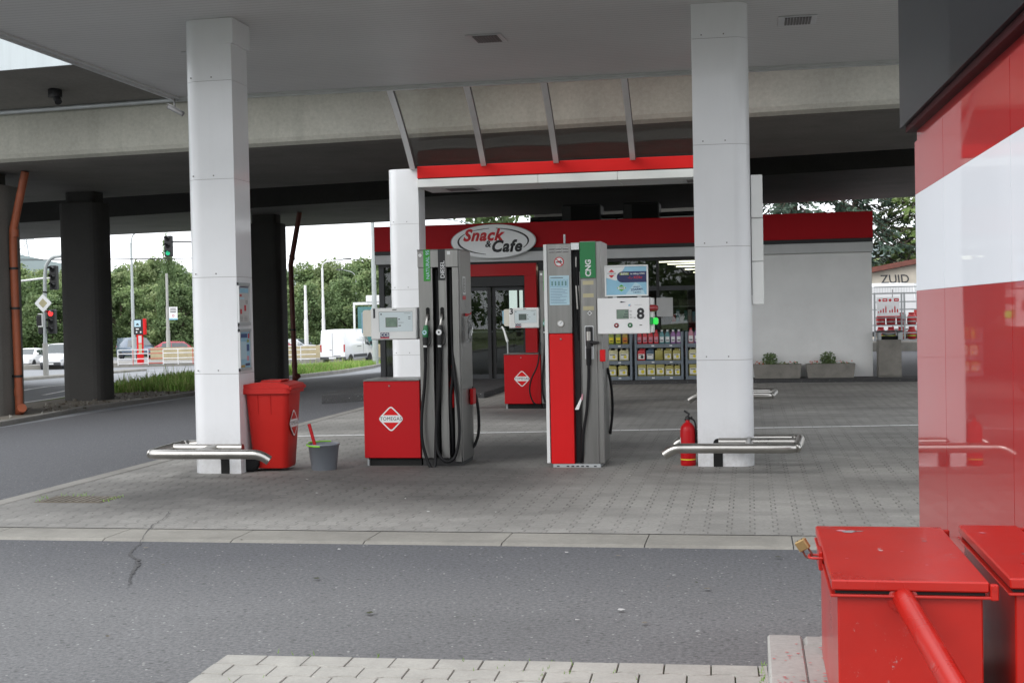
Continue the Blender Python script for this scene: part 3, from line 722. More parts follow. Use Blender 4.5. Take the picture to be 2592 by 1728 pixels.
for i in range(4):
    mb = MB(); n = 14
    vs = []
    for k in range(n+1):
        a, b = rib_pt(i, k/n), rib_pt(i+1, k/n)
        for q in range(7):
            p = a.lerp(b, q/6); sag = .012*math.sin(math.pi*q/6)*(.3+k/n); vs.append((p.x, p.y, p.z+.055+sag))
    mb.add(vs, [(k*7+q, k*7+q+1, k*7+q+8, k*7+q+7) for k in range(n) for q in range(6)], 'roof_glass', True); mb.build('glazing', link)
bm_ = thing('beam', 'long beam with red upper edge and white lower edge spanning the far columns', 'beam', (-5.18, 20.3, 3.62))
L = 4.73
mb = MB(); mb.box(0, L, 0, 1.0, .145, .335, 'red_beam', .006); mb.build('red_edge', bm_)
mb = MB(); mb.box(.01, L, .012, .98, .128, .144, 'black'); mb.build('shadow_gap', bm_)
mb = MB()
for a, b in ((0, 1.95), (1.955, 3.2), (3.205, L)): mb.box(a, b, -.012, 1.0, 0, .127, 'soft_white', .005)
mb.build('white_edge', bm_)
for x in (.35, 4.2):
    mb = MB(); mb.box(x, x+.55, .2, .75, -.012, -.001, 'alu'); lo = mb.build('ceiling_lamp', bm_)
    g = MB(); g.box(x+.05, x+.5, .25, .70, -.016, -.0125, 'grille'); g.build('grille', lo)

# ------------------------------------------------------------------ fuel pumps
def pump(num, label, loc, group, full=True):
    t = thing('fuel_pump', label, 'fuel pump', loc, 0, group)
    mb = MB(); mb.box(0, .612, 0, .56, .09, .90, 'red_paint', .006); cab = mb.build('cabinet', t)
    mb = MB(); mb.box(-.004, .61, -.004, .56, .903, .918, 'stainless', .003); mb.build('top_plate', cab)
    mb = MB(); mb.lathe([(.011, 0), (.011, .004), (.006, .008)], 'steel_tube', 12, X=Matrix.Translation((.285, -.001, .853)) @ FRONT); mb.build('lock', cab)
    logo(cab, (.297, -.002, .505), .142)
    mb = MB(); mb.box(.05, .61, .04, .52, 0, .088, 'dark_gap'); mb.box(.02, .04, .03, .07, 0, .088, 'galv'); mb.build('base', t)
    for k in range(9): pass
    # tower: three stainless posts, two dark hose slots, cap and side panel
    tw = MB()
    H = 2.275
    tw.box(.625, .775, 0, .06, .09, H-.19, 'stainless', .004); tw.box(.625, .72, .061, .10, .09, H-.19, 'stainless')
    tw.box(.838, .925, 0, .06, .09, H-.19, 'stainless', .004)
    tw.box(.985, 1.05, 0, .06, .05, H-.19, 'stainless', .004)
    tw.box(.985, 1.058, .06, .60, .05, H-.012, 'stainless', .004)
    tw.box(.62, 1.05, -.002, .06, H-.19, H-.01, 'stainless', .004)
    tw.box(.618, .984, .06, .60, .09, H-.012, 'stainless', .004) if False else None
    tw.box(.612, .63, .06, .60, .09, H-.012, 'stainless')
    tw.box(.615, 1.055, -.004, .605, H-.010, H, 'stainless', .003)
    tw.box(.63, .984, .575, .60, .09, H-.012, 'stainless')
    tw.box(.63, 1.05, .03, .57, .0, .09, 'black')
    tw.build('tower', t)
    mb = MB(); mb.box(.76, .985, .10, .14, .09, H-.192, 'dark_gap'); mb.build('hose_slot', t)
    # labels
    for (x0, x1, m_, txt, z0, tm) in ((.685, .757, 'green_label', 'NATURAL 95', 1.945, 'lime'), (.842, .917, 'black', 'DIESEL', 1.95, 'paper')):
        mb = MB(); mb.box(x0, x1, -.008, -.003, z0, H-.002, m_); lb = mb.build('fuel_label', t)
        text('lettering', txt, .062 if txt[0] == 'D' else .052, ((x0+x1)/2+.012, -.010, z0+.02), 'paper' if txt[0] == 'D' else 'pale_blue', lb, rot=90, bold=.01, align='LEFT')
    mb = MB(); disc(mb, (.65, 2.215), .019, 0, 'paper', Matrix.Translation((0, -.006, 0)) @ FRONT); flat(mb, [(.94, 2.215), (.975, 2.215), (.975, 2.25), (.94, 2.25)], .006, 'paper', FRONT); mb.build('sticker', t)
    # nozzle holsters, nozzles, hoses
    for (x, m_) in ((.722, 'green_plastic'), (.876, 'black')):
        mb = MB(); X = Matrix.Translation((x, -.003, 1.60)) @ FRONT
        flat(mb, rrect(-.026, .026, -.075, .075, .025), .001, 'stainless', X); flat(mb, rrect(-.021, .021, -.07, .07, .02), .002, 'dark_gap', X); mb.build('holster', t)
        nz = MB(); nz.tube(smooth_path([(x, .0, 1.60), (x, -.03, 1.575), (x-.006, -.05, 1.52), (x-.012, -.055, 1.47)], 4), .012, 'steel_tube', 10)
        nz.tube([(x-.011, -.055, 1.485), (x-.015, -.058, 1.42), (x-.02, -.06, 1.36)], [.022, .033, .030], m_, 10)
        nz.tube([(x-.02, -.06, 1.37), (x-.022, -.06, 1.275)], [.030, .024], 'black', 10)
        nz.tube(smooth_path([(x-.005, -.05, 1.43), (x+.035, -.07, 1.38), (x+.038, -.07, 1.30), (x+.0, -.06, 1.265)], 4), .008, 'black', 8)
        nz.tube([(x-.022, -.06, 1.275), (x-.022, -.06, 1.255)], .021, 'soft_white', 10)
        nz.tube([(x-.022, -.06, 1.255), (x-.024, -.06, 1.10)], [.020, .016], 'rubber', 10)
        no = nz.build('nozzle', t)
        mb = MB(); X = Matrix.Translation((x-.02, -.092, 1.41)) @ FRONT
        disc(mb, (0, 0), .030, 0, 'paper' if m_ == 'black' else 'green_label_dark', X); disc(mb, (0, 0), .024, .001, 'paper' if m_ == 'black' else 'pale_blue', X); disc(mb, (0, 0), .010, .002, 'ink' if m_ == 'black' else 'green_plastic', X)
        mb.build('cap_badge', no)
    hs = [[(.70, -.06, 1.10), (.685, -.07, .85), (.655, -.09, .55), (.655, -.10, .30), (.70, -.10, .10), (.755, -.12, .0), (.79, -.10, .03), (.79, -.06, .25), (.80, 0, .7), (.805, .05, 1.4), (.805, .07, 2.06)],
          [(.852, -.06, 1.10), (.835, -.06, .75), (.80, -.06, .40), (.81, -.08, .20), (.86, -.10, .10), (.93, -.10, .065), (1.0, -.08, .12), (1.045, -.07, .32), (1.04, -.06, .6), (1.0, -.03, .95), (.965, .03, 1.35), (.955, .07, 2.06)],
          [(.815, .08, .12), (.80, -.01, .3), (.82, -.02, .8), (.845, -.02, 1.1), (.83, .03, 1.6), (.82, .08, 2.0)],
          [(.94, .07, .12), (.955, .02, .4), (.945, .0, .7), (.97, .02, 1.0), (.96, .08, 1.5)],
          [(1.05, .57, .80), (1.09, .60, .70), (1.115, .60, .5), (1.11, .60, .3), (1.07, .58, .17), (1.05, .55, .15)]]
    for k, P in enumerate(hs):
        if not full and k in (2, 3): continue
        mb = MB(); mb.tube(smooth_path(P, 7), .0165 if k != 2 else .022, 'rubber', 10); mb.build('hose', t)
    if full:
        mb = MB(); mb.tube(smooth_path([(.955, .06, 1.06), (.965, .03, .98), (.945, .05, .86), (.96, .04, .74), (.955, .05, .62)], 4), [.013]*8+[.02]*9, 'red_bright', 8); mb.build('hose_sleeve', t, 'red sleeve on a hose inside the dark slot')
        mb = MB(); mb.box(1.06, 1.10, .40, .56, .62, .79, 'red_paint', .01); mb.build('rear_holster', t)
    # display head
    d = MB(); d.box(.105, .605, -.025, .30, 1.338, 1.672, 'soft_white', .012); dh = d.build('display_head', t)
    d = MB(); d.prism(rrect(.015, .125, 1.375, 1.655, .03), -.012, .28, 'cream_plastic', 'y'); d.build('end_cap', dh)
    d = MB(); d.box(-.02, .014, .05, .24, 1.41, 1.63, 'sky_blue', .008); d.build('card_reader', dh)
    d = MB(); X = Matrix.Translation((0, -.0265, 0)) @ FRONT
    flat(d, [(.195, 1.424), (.562, 1.424), (.562, 1.634), (.195, 1.634)], 0, 'grille', X)
    flat(d, [(.199, 1.425), (.561, 1.425), (.561, 1.630), (.199, 1.630)], .001, 'screen_face', X)
    flat(d, [(.268, 1.470), (.398, 1.470), (.398, 1.573), (.268, 1.573)], .002, 'grille', X)
    flat(d, [(.273, 1.475), (.393, 1.475), (.393, 1.568), (.273, 1.568)], .003, 'lcd' if full else 'lcd_dark', X)
    for (a, b, c, e) in ((.515, .54, 1.572, 1.578), (.515, .54, 1.553, 1.559), (.345, .39, 1.648, 1.656), (.408, .425, 1.548, 1.558), (.408, .465, 1.516, 1.519), (.408, .435, 1.482, 1.490), (.47, .54, 1.612, 1.615), (.215, .228, 1.60, 1.615)): flat(d, [(a, c), (b, c), (b, e), (a, e)], .003, 'ink', X)
    d.build('display', dh)
    d = MB(); flat(d, [(.208, 1.350), (.305, 1.350), (.305, 1.410), (.208, 1.410)], .0, 'navy', Matrix.Translation((0, -.027, .004)) @ FRONT); flat(d, [(.208, 1.350), (.305, 1.350), (.305, 1.362), (.208, 1.362)], .001, 'ink_red', Matrix.Translation((0, -.027, .004)) @ FRONT)
    ls = d.build('card_sticker', dh); text('lettering', 'CCS', .048, (.2565, -.033, 1.389), 'paper', ls, bold=.02)
    text('pump_number', num, .135, (.146, -.0275, 1.612), 'ink', dh, bold=.028)
    d = MB(); d.box(.606, .640, .05, .25, 1.36, 1.66, 'galv'); d.build('bracket', t)
    # side panel sticker
    d = MB(); X = Matrix.Translation((1.0595, 0, 0)) @ face('+x')
    flat(d, rrect(.17, .33, 1.80, 1.99, .02), 0, 'paper', X); flat(d, rrect(.19, .31, 1.82, 1.97, .015), .001, 'stainless', X); disc(d, (.25, 1.93), .028, .002, 'paper', X, 14, .018); disc(d, (.25, 1.86), .028, .002, 'paper', X, 14, .018); flat(d, [(.17, 1.745), (.33, 1.745), (.33, 1.785), (.17, 1.785)], 0, 'ink_red', X)
    d.build('warning_sticker', t)
    d = MB(); d.box(1.059, 1.062, .04, .56, .80, .806, 'grille'); d.build('panel_seam', t)
    return t
pump('1', 'red and stainless fuel pump number 1 with green and black nozzles in front', (-4.03, 13.3, 0), 'petrol and diesel pumps')
p3 = pump('3', 'farther red and stainless fuel pump number 3 before the shop door', (-4.0, 21.2, 0), 'petrol and diesel pumps', False)
mb = MB(); mb.tube([(-.02, .0, 1.37), (.02, -.03, 1.30), (.075, -.05, 1.12)], [.015, .016, .022], 'soft_white', 8); mb.tube([(.075, -.05, 1.12), (.08, -.05, .92)], .012, 'galv', 8); mb.build('swing_arm', p3)
mb = MB(); mb.tube(smooth_path([(.62, -.05, 1.1), (.58, -.08, .75), (.47, -.1, .5), (.44, -.1, .3), (.50, -.1, .12), (.62, -.08, .05)], 6), .013, 'rubber', 8); mb.build('hose', p3)
# bag on the pump side
t = thing('plastic_bag', 'clear crumpled plastic glove bag on a red hook at side of pump 1', 'bag', (-2.965, 13.52, 1.30))
mb = MB(); n = 9; vs = []
for i in range(n):
    for j in range(8):
        a = j/7-.5; w = .05+.06*(1-abs(i/8-.35)) + (.04 if i == 0 else 0)
        vs.append((.03+rnd.uniform(0, .03), .06+a*w*2+rnd.uniform(-.012, .012), i/8*.27+rnd.uniform(-.01, .01)))
mb.add(vs, [(i*8+j, i*8+j+1, i*8+j+9, i*8+j+8) for i in range(n-1) for j in range(7)], 'plastic_film'); mb.build('film', t)
mb = MB(); mb.box(0, .02, .02, .10, .27, .30, 'ink_red'); mb.tube([(.01, .06, .285), (.05, .06, .29), (.055, .06, .31)], .006, 'ink_red', 8); mb.build('hook', t)

# CNG dispenser
t = thing('gas_dispenser', 'slim CNG dispenser number 8 with red lower front and green CNG label', 'fuel pump', (-2.06, 13.2, 0))
mb = MB(); mb.box(.0, .035, .0, .60, .05, 2.285, 'soft_white', .004); mb.build('side_strip', t)
mb = MB(); mb.box(.037, .285, 0, .60, 1.375, 2.29, 'stainless', .005); mt = mb.build('meter_panel', t)
v = MB(); X = Matrix.Translation((0, -.002, 0)) @ FRONT
for r_ in range(2):
    for k in range(3):
        x0 = .055+k*.072; z0 = 2.228-r_*.030
        v.box(x0, x0+.062, -.010, 0, z0+.012, z0+.018, 'alu', .002); flat(v, [(x0+.004, z0), (x0+.058, z0), (x0+.055, z0+.012), (x0+.007, z0+.012)], 0, 'grille', X)
v.build('vent', mt)
s_ = MB(); disc(s_, (.162, 2.105), .050, 0, 'ink_red', X); disc(s_, (.162, 2.105), .040, .001, 'paper', X)
for (w, h, a, dx, dz, m_, d) in ((.066, .012, 0, .0, -.003, 'ink', .002), (.02, .02, 0, .005, .0, 'ink', .0022), (.02, .008, 70, .018, .014, 'bt_navy', .0022), (.092, .010, -45, 0, 0, 'ink_red', .0026)):
    Xr = X @ Matrix.Translation((.162+dx, 2.105+dz, 0)) @ Matrix.Rotation(R(a), 4, 'Z'); flat(s_, [(-w/2, -h/2), (w/2, -h/2), (w/2, h/2), (-w/2, h/2)], d, m_, Xr)
s_.build('no_smoking_sign', mt)
s_ = MB(); flat(s_, [(.058, 1.665), (.262, 1.665), (.262, 1.965), (.058, 1.965)], 0, 'pale_blue', X)
flat(s_, [(.066, 1.848), (.248, 1.848), (.248, 1.925), (.066, 1.925)], .001, 'sky_blue', X)
for k in range(5): flat(s_, [(.073+k*.035, 1.854), (.101+k*.035, 1.854), (.101+k*.035, 1.919), (.073+k*.035, 1.919)], .002, 'pale_blue', X); flat(s_, [(.079+k*.035, 1.862), (.095+k*.035, 1.862), (.095+k*.035, 1.91), (.079+k*.035, 1.91)], .003, 'bt_teal', X)
for k, w in enumerate((.13, .17, .15, .175, .12, .17, .10, .16, .14, .165)):
    z = 1.83-k*.016; flat(s_, [(.068, z), (.068+w, z), (.068+w, z+.003), (.068, z+.003)], .001, 'ink_blue', X)
flat(s_, [(.068, 1.94), (.20, 1.94), (.20, 1.946), (.068, 1.946)], .001, 'ink', X)
s_.build('instruction_sticker', mt)
g = MB(); g.lathe([(.036, 0), (.036, .018), (.028, .02), (.028, .018), (.0, .018)], 'steel_tube', 20, X=Matrix.Translation((.168, 0, 1.478)) @ FRONT); go = g.build('gauge', mt)
g = MB(); disc(g, (0, 0), .027, .019, 'paper', Matrix.Translation((.168, 0, 1.478)) @ FRONT); flat(g, [(-.012, -.012), (.014, .012), (.01, .016)], .0205, 'ink', Matrix.Translation((.168, 0, 1.478)) @ FRONT); g.build('dial', go)
mb = MB(); mb.box(.045, .285, -.004, .595, .045, 1.372, 'red_bright', .005); rp = mb.build('lower_panel', t, 'bright red lower front')
mb = MB(); mb.lathe([(.011, 0), (.011, .005), (.005, .008)], 'steel_tube', 12, X=Matrix.Translation((.165, -.004, 1.318)) @ FRONT); mb.build('lock', rp)
mb = MB(); mb.box(.285, .37, .14, .60, .045, 2.22, 'charcoal'); mb.box(.285, .37, 0, .60, 2.222, 2.295, 'alu', .003); mb.box(.368, .372, .0, .14, .3, 2.0, 'stainless'); mb.build('hose_bay', t)
mb = MB(); mb.box(.375, .535, 0, .02, .045, 1.93, 'stainless', .004); mb.box(.375, .59, .021, .60, .045, 2.305, 'stainless', .005); mb.box(.375, .535, .0, .02, 1.932, 2.305, 'stainless'); ht = mb.build('hose_tower', t)
mb = MB(); mb.box(.376, .536, -.006, -.001, 1.935, 2.300, 'green_label_dark'); gl = mb.build('fuel_label', t); text('lettering', 'CNG', .078, (.462, -.008, 2.035), 'paper', gl, rot=90, bold=.035)
mb = MB()
for z in (1.885, 1.757, 1.628): flat(mb, [(.40, z-.02), (.51, z-.02), (.51, z+.02), (.40, z+.02)], .001, 'gold_tape', FRONT)
flat(mb, [(.465, 1.552), (.49, 1.577), (.465, 1.602), (.44, 1.577)], .001, 'paper', FRONT); flat(mb, [(.465, 1.561), (.481, 1.577), (.465, 1.593), (.449, 1.577)], .002, 'grille', FRONT); mb.build('sticker', t)
mb = MB(); mb.box(.06, .55, .0, .62, 0.0, .043, 'galv', .004)
for x in (.10, .20, .25, .30, .35, .40, .48): flat(mb, [(x, .014), (x+.028, .014), (x+.028, .026), (x, .026)], .001, 'dark_gap', FRONT)
mb.build('base', t)
# CNG nozzle in its pocket
mb = MB(); X = Matrix.Translation((0, -.003, 0)) @ FRONT; flat(mb, rrect(.412, .502, 1.11, 1.45, .01), 0, 'alu', X); flat(mb, rrect(.418, .496, 1.24, 1.44, .01), .001, 'charcoal', X); mb.build('nozzle_pocket', t)
mb = MB(); mb.tube([(.455, -.03, 1.43), (.455, -.045, 1.37)], .024, 'black', 12); mb.tube([(.455, -.045, 1.39), (.455, -.05, 1.29)], [.026, .022], 'steel_tube', 12); mb.tube([(.455, -.05, 1.30), (.455, -.05, 1.21)], [.028, .026], 'black', 12)
mb.tube([(.455, -.05, 1.285), (.52, -.06, 1.275), (.565, -.065, 1.28)], [.026, .016, .012], 'black', 10); mb.tube([(.455, -.05, 1.22), (.452, -.05, 1.05)], [.029, .024], 'rubber', 12); mb.build('nozzle', t)
for P, r_ in (([(.452, -.05, 1.05), (.448, -.05, .9), (.425, -.06, .6), (.385, -.06, .35), (.365, -.03, .12), (.345, .03, .06)], .015), ([(.345, .03, 2.2), (.345, .02, 1.9), (.36, .02, 1.5), (.365, .03, .8), (.35, .05, .1)], .012), ([(.33, .04, 2.2), (.325, .03, 1.7), (.345, .03, 1.3)], .009), ([(.595, .4, 1.0), (.625, .45, .8), (.628, .5, .55), (.60, .5, .3)], .014)):
    mb = MB(); mb.tube(smooth_path(P, 7), r_, 'rubber', 10); mb.build('hose', t)
mb = MB(); mb.tube([(.335, .03, 2.15), (.335, .03, 2.05)], .012, 'steel_tube', 8); mb.tube([(.33, .02, 1.86), (.34, .02, 1.62)], .010, 'steel_tube', 8); mb.tube([(.355, .02, 1.86), (.362, .02, 1.6)], .009, 'steel_tube', 8); mb.build('coupling', t)
mb = MB(); mb.add([(.30, -.03, .60), (.34, -.04, .60), (.385, -.05, .73), (.375, -.04, .745)], [(0, 1, 2, 3)], 'paper'); mb.add([(.365, -.052, .70), (.385, -.053, .70), (.39, -.053, .76), (.375, -.053, .76)], [(0, 1, 2, 3)], 'bt_pink'); mb.build('hose_tag', t)
mb = MB(); mb.box(.565, .62, -.04, .03, 1.085, 1.205, 'red_bright', .006); mb.tube([(.592, -.005, 1.085), (.592, -.005, 1.01)], .004, 'black', 6); mb.build('breakaway_box', t)
mb = MB(); mb.tube([(.18, .3, 2.29), (.18, .3, 2.40)], .011, 'galv', 8); mb.build('vent_pipe', t)
# display 8
mb = MB(); mb.box(.55, 1.075, -.035, .25, 1.362, 1.725, 'white_paint', .006); mb.box(1.078, 1.105, .0, .25, 1.37, 1.72, 'soft_white', .003); d8 = mb.build('display_head', t)
mb = MB(); X = Matrix.Translation((0, -.0362, 0)) @ FRONT
flat(mb, [(.742, 1.512), (.866, 1.512), (.866, 1.608), (.742, 1.608)], 0, 'grille', X); flat(mb, [(.746, 1.516), (.862, 1.516), (.862, 1.604), (.746, 1.604)], .001, 'lcd', X)
for k in range(3): flat(mb, [(.81+.01*k, 1.527+k*.026), (.858, 1.527+k*.026), (.858, 1.540+k*.026), (.81+.01*k, 1.540+k*.026)], .002, 'lcd_dark', X)
for x in (.74, .878): disc(mb, (x, 1.448), .026, 0, 'grille', X)
mb.build('display', d8)
for x, m_ in ((.74, 'lamp_red'), (.878, 'green_plastic')):
    b_ = MB(); b_.lathe([(.022, 0), (.020, .007), (.010, .009)], m_, 16, X=X @ Matrix.Translation((x, 1.448, 0))); disc(b_, (x, 1.448), .008, .010, 'paper', X, 10); b_.build('push_button', d8)
text('pump_number', '8', .150, (.985, -.0375, 1.557), 'ink', d8, bold=.034)
for z, s in ((1.588, 'Kč'), (1.555, 'kg'), (1.525, 'Kč / kg')): text('lettering', s, .020, (.875, -.0375, z), 'ink', d8, align='LEFT')
mb = MB(); flat(mb, [(.972, 1.444), (.998, 1.444), (.998, 1.451), (.972, 1.451)], .001, 'ink', X); flat(mb, [(.776, 1.682), (.79, 1.676), (.842, 1.681), (.79, 1.69)], .001, 'ink', X)
flat(mb, [(.862, 1.655), (.888, 1.662), (.880, 1.645), (.868, 1.635)], .001, 'sky_blue', X); flat(mb, [(.884, 1.648), (.894, 1.65), (.884, 1.63)], .001, 'bt_pink', X); flat(mb, [(.925, 1.651), (1.0, 1.651), (1.0, 1.653), (.925, 1.653)], .001, 'grille', X); mb.build('marks', d8)
mb = MB(); mb.lathe([(.036, 0), (.036, .045), (.030, .070), (.016, .084), (.0, .087)], 'lamp_red', 20, X=Matrix.Translation((1.077, -.0, 1.615)) @ Matrix.Rotation(R(90), 4, 'Y')); mb.build('beacon', d8, 'dark red unlit lamp dome')
mb = MB(); mb.box(1.077, 1.108, -.035, .04, 1.452, 1.525, 'lamp_green_dim', .006); mb.box(1.109, 1.158, -.038, .04, 1.448, 1.52, 'lamp_green', .014); mb.build('signal_lamp', d8, 'lit green lamp')
# advert above
a8 = thing('advert_frame', 'white framed blue advert with navy banner standing on display number 8', 'advert', (-2.06, 13.2, 0))
mb = MB()
for q in ((.622, 1.062, 1.740, 1.756), (.622, 1.062, 2.040, 2.056), (.622, .638, 1.756, 2.040), (1.046, 1.062, 1.756, 2.040)): mb.box(q[0], q[1], .02, .05, q[2], q[3], 'soft_white', .003)
mb.box(.70, .74, .03, .06, 1.722, 1.742, 'galv'); mb.box(.95, .99, .03, .06, 1.722, 1.742, 'galv'); mb.build('frame', a8)
mb = MB(); mb.box(.638, 1.046, .032, .045, 1.756, 2.040, 'sky_blue'); ps = mb.build('poster', a8)
mb = MB(); X = Matrix.Translation((0, .031, 0)) @ FRONT
flat(mb, [(.638, 1.93), (.638, 2.04), (.83, 2.04), (.78, 1.96), (.74, 1.90)], 0, 'paper', X); flat(mb, [(.83, 1.756), (1.03, 1.756), (.985, 1.85), (.93, 1.88)], 0, 'pale_blue', X)
flat(mb, arc(.80, 1.935, .055, 90, 270, 10)+[(1.046, 1.88), (1.046, 1.99)], .001, 'navy', X); flat(mb, [(.775, 1.955), (.868, 1.955), (.868, 1.978), (.775, 1.978)], .002, 'oil_green', X)
flat(mb, [(.79, 1.79), (.837, 1.825), (.79, 1.86), (.743, 1.825)], .001, 'lime', X); flat(mb, [(.79, 1.795), (.83, 1.825), (.79, 1.855), (.75, 1.825)], .002, 'green_label', X); flat(mb, [(.755, 1.813), (.825, 1.813), (.825, 1.837), (.755, 1.837)], .003, 'paper', X)
mb.build('print', ps)
for s, sz, p, m_, bo, al, ro in (('SLEVA', .026, (.822, .0275, 1.966), 'paper', .02, 'CENTER', 0), ('na nákup CNG', .024, (.955, .0275, 1.967), 'paper', .015, 'CENTER', 0), ('-1,- Kč/kg', .036, (.93, .0275, 1.928), 'ink_red', .02, 'CENTER', 0), ('CNG', .024, (.79, .0265, 1.825), 'green_label_dark', .02, 'CENTER', 0),
                          ('ZÍSKEJTE', .018, (.945, .0285, 1.833), 'ink_blue', .01, 'CENTER', 4), ('ZDARMA', .030, (.945, .0285, 1.807), 'ink_blue', .02, 'CENTER', 4), ('V MOBILU', .018, (.948, .0285, 1.778), 'ink_blue', .01, 'CENTER', 4)):
    text('lettering', s, sz, p, m_, ps, rot=ro, bold=bo, align=al)
logo(ps, (.692, .030, 1.972), .052, paint='ink_red', word='TOMEGAS')

# ------------------------------------------------------------------ loose things on the forecourt
t = thing('wheelie_bin', 'red wheelie bin with diamond emblem against the left canopy column', 'bin', (-4.91, 12.98, 0), R(1))
mb = MB(); lv = []
for z, hx, hy in ((.04, .178, .165), (.06, .185, .172), (.80, .232, .225), (.83, .234, .228)): lv.append([(a, b, z) for a, b in rrect(-hx, hx, -hy, hy, .06, 5)])
n = len(lv[0]); vs = [p for l in lv for p in l]
mb.add(vs, [(i*n+j, i*n+(j+1) % n, (i+1)*n+(j+1) % n, (i+1)*n+j) for i in range(3) for j in range(n)], 'red_bin', True); mb.add(lv[0], [list(range(n-1, -1, -1))], 'red_bin')
for x in (-.09, .045):
    mb.add([(x-.008, -.226, .80), (x+.008, -.226, .80), (x+.004, -.212, .60), (x-.004, -.212, .60), (x, -.236, .80), (x, -.216, .60)], [(0, 4, 5, 3), (4, 1, 2, 5)], 'red_bin')
body = mb.build('body', t)
mb = MB(); mb.prism(rrect(-.27, .262, -.255, .255, .05, 4), .815, .868, 'red_bin'); mb.box(.20, .285, -.24, .24, .845, .885, 'red_bin', .012); mb.build('rim', t, bevel=.008)
mb = MB(); prof = [(-.295, .868), (-.295, .885), (-.26, .905), (-.12, .928), (.02, .935), (.14, .928), (.24, .905), (.255, .895), (.255, .87)]
mb.prism(prof, -.245, .245, 'red_bin', 'y'); mb.prism([(-.10, .93), (.12, .93), (.14, .948), (-.08, .948)], -.12, .12, 'red_bin', 'y'); mb.build('lid', t, bevel=.012)
mb = MB(); mb.tube([(-.30, -.20, .865), (-.30, .20, .865)], .014, 'red_bin', 10)
for y in (-.2, 0, .2): mb.box(-.30, -.24, y-.015, y+.015, .85, .88, 'red_bin')
mb.build('handle', t)
for y in (-.20, .20):
    mb = MB(); mb.lathe([(.06, -.028), (.095, -.028), (.105, -.018), (.105, .018), (.095, .028), (.06, .028)], 'rubber', 20, X=Matrix.Translation((-.20, y, .105)) @ Matrix.Rotation(R(90), 4, 'X')); w = mb.build('wheel', t)
    mb = MB(); mb.lathe([(.06, -.022), (.06, .022)], 'charcoal', 16, X=Matrix.Translation((-.20, y, .105)) @ Matrix.Rotation(R(90), 4, 'X')); mb.build('rim', w)
mb = MB(); mb.tube([(-.20, -.19, .105), (-.20, .19, .105)], .012, 'galv', 8); mb.build('axle', t)
logo(t, (.229, -.035, .50), .15, '+x', name='emblem', paint='red_bin')

t = thing('bucket', 'round grey plastic bucket with folded lime green handle, beside the red bin', 'bucket', (-4.38, 13.0, 0))
mb = MB(); mb.lathe([(.0, .012), (.118, .012), (.122, 0), (.128, .004), (.160, .262), (.170, .264), (.170, .278), (.156, .278), (.155, .262), (.12, .02), (0, .02)], 'bucket_grey', 32); mb.build('body', t)
mb = MB(); mb.tube([(.173*math.cos(a), .173*math.sin(a)*1.0, .272+.012*math.sin(a*1)) for a in [R(95+k*15) for k in range(13)]], .009, 'lime', 8); mb.tube([(.16*math.cos(a), .16*math.sin(a), .285) for a in [R(80+k*10) for k in range(11)]], .008, 'lime', 8); mb.build('handle', t)
t = thing('squeegee', 'red stick of a window cleaner leaning out of the grey bucket', 'squeegee', (-4.38, 13.0, 0))
mb = MB(); mb.tube([(-.03, -.03, .06), (-.155, .0, .48)], [.016, .018], 'red_paint', 10); mb.build('handle', t)
mb = MB(); mb.box(-.10, .06, -.05, .0, .03, .07, 'rubber', .006); mb.build('blade', t)

t = thing('fire_extinguisher', 'red fire extinguisher standing at the foot of the right canopy column', 'fire extinguisher', (-.635, 13.40, 0))
mb = MB(); mb.lathe([(.0, .0), (.068, .0), (.076, .012), (.078, .03), (.078, .36), (.070, .40), (.045, .435), (.022, .445), (.022, .47)], 'red_paint', 24); mb.build('cylinder', t)
mb = MB(); mb.lathe([(.0792, .066), (.0792, .078)], 'yellow', 24); mb.build('band', t)
mb = MB()
a_ = [R(175+k*11) for k in range(8)]; vs = [(.0795*math.cos(a), .0795*math.sin(a), z) for z in (.15, .29) for a in a_]
mb.add(vs, [(k, k+1, k+9, k+8) for k in range(3)], 'paper', True); mb.build('label', t)
mb = MB(); mb.lathe([(.024, .47), (.024, .50), (.014, .51), (.0, .51)], 'black', 14); mb.tube([(-.03, 0, .47), (.05, 0, .50)], .011, 'black', 8); mb.tube([(.0, 0, .50), (.015, 0, .53), (-.035, 0, .565)], [.014, .012, .010], 'black', 8); mb.build('valve', t)
mb = MB(); mb.tube(smooth_path([(.02, -.01, .49), (.07, -.03, .46), (.085, -.03, .36), (.082, -.03, .2)], 5), .009, 'rubber', 8); mb.build('hose', t)

# ------------------------------------------------------------------ glossy red and white kiosk at right with chests
mb = MB(); mb.box(.1635, 4.4, -2.0, 4.4825, -.1, .46, 'conc_plinth'); mb.build('kiosk_plinth', kind='structure')
mb = MB()
for k in range(10):
    y0 = 4.10-k*.6; mb.box(.045, .1622, y0-.597, y0, -.1, .463, 'conc_plinth', .007)
for k in range(4): mb.box(.045+k*.5+.12*0, .045+k*.5+.494, 4.484 if k else 4.106, 4.61, -.1, .462, 'conc_plinth', .014) if k else mb.box(.045, .1622, 4.106, 4.61, -.1, .463, 'conc_plinth', .007)
mb.box(.1635, .54, 4.484, 4.61, -.1, .462, 'conc_plinth', .014)
mb.build('plinth_kerb', kind='structure')
mb = MB()
for i in range(90):
    x, y = rnd.uniform(.06, .22), rnd.uniform(3.3, 4.5); r = rnd.uniform(.0015, .0045)
    mb.add([(x+r*1.8*math.cos(a), y+r*1.0*math.sin(a), .4662) for a in [R(60*q+rnd.uniform(0, 30)) for q in range(6)]], [list(range(6))], 'ink_red')
mb.build('paint_drops', kind='stuff', label='small red paint drops spilt on the concrete kerb by the chest', cat='paint drops')
kz = thing('kiosk', 'glossy red and white striped kiosk wall with dark mirror-like top at right', 'kiosk', (.832, 6.85, .46), R(.613))
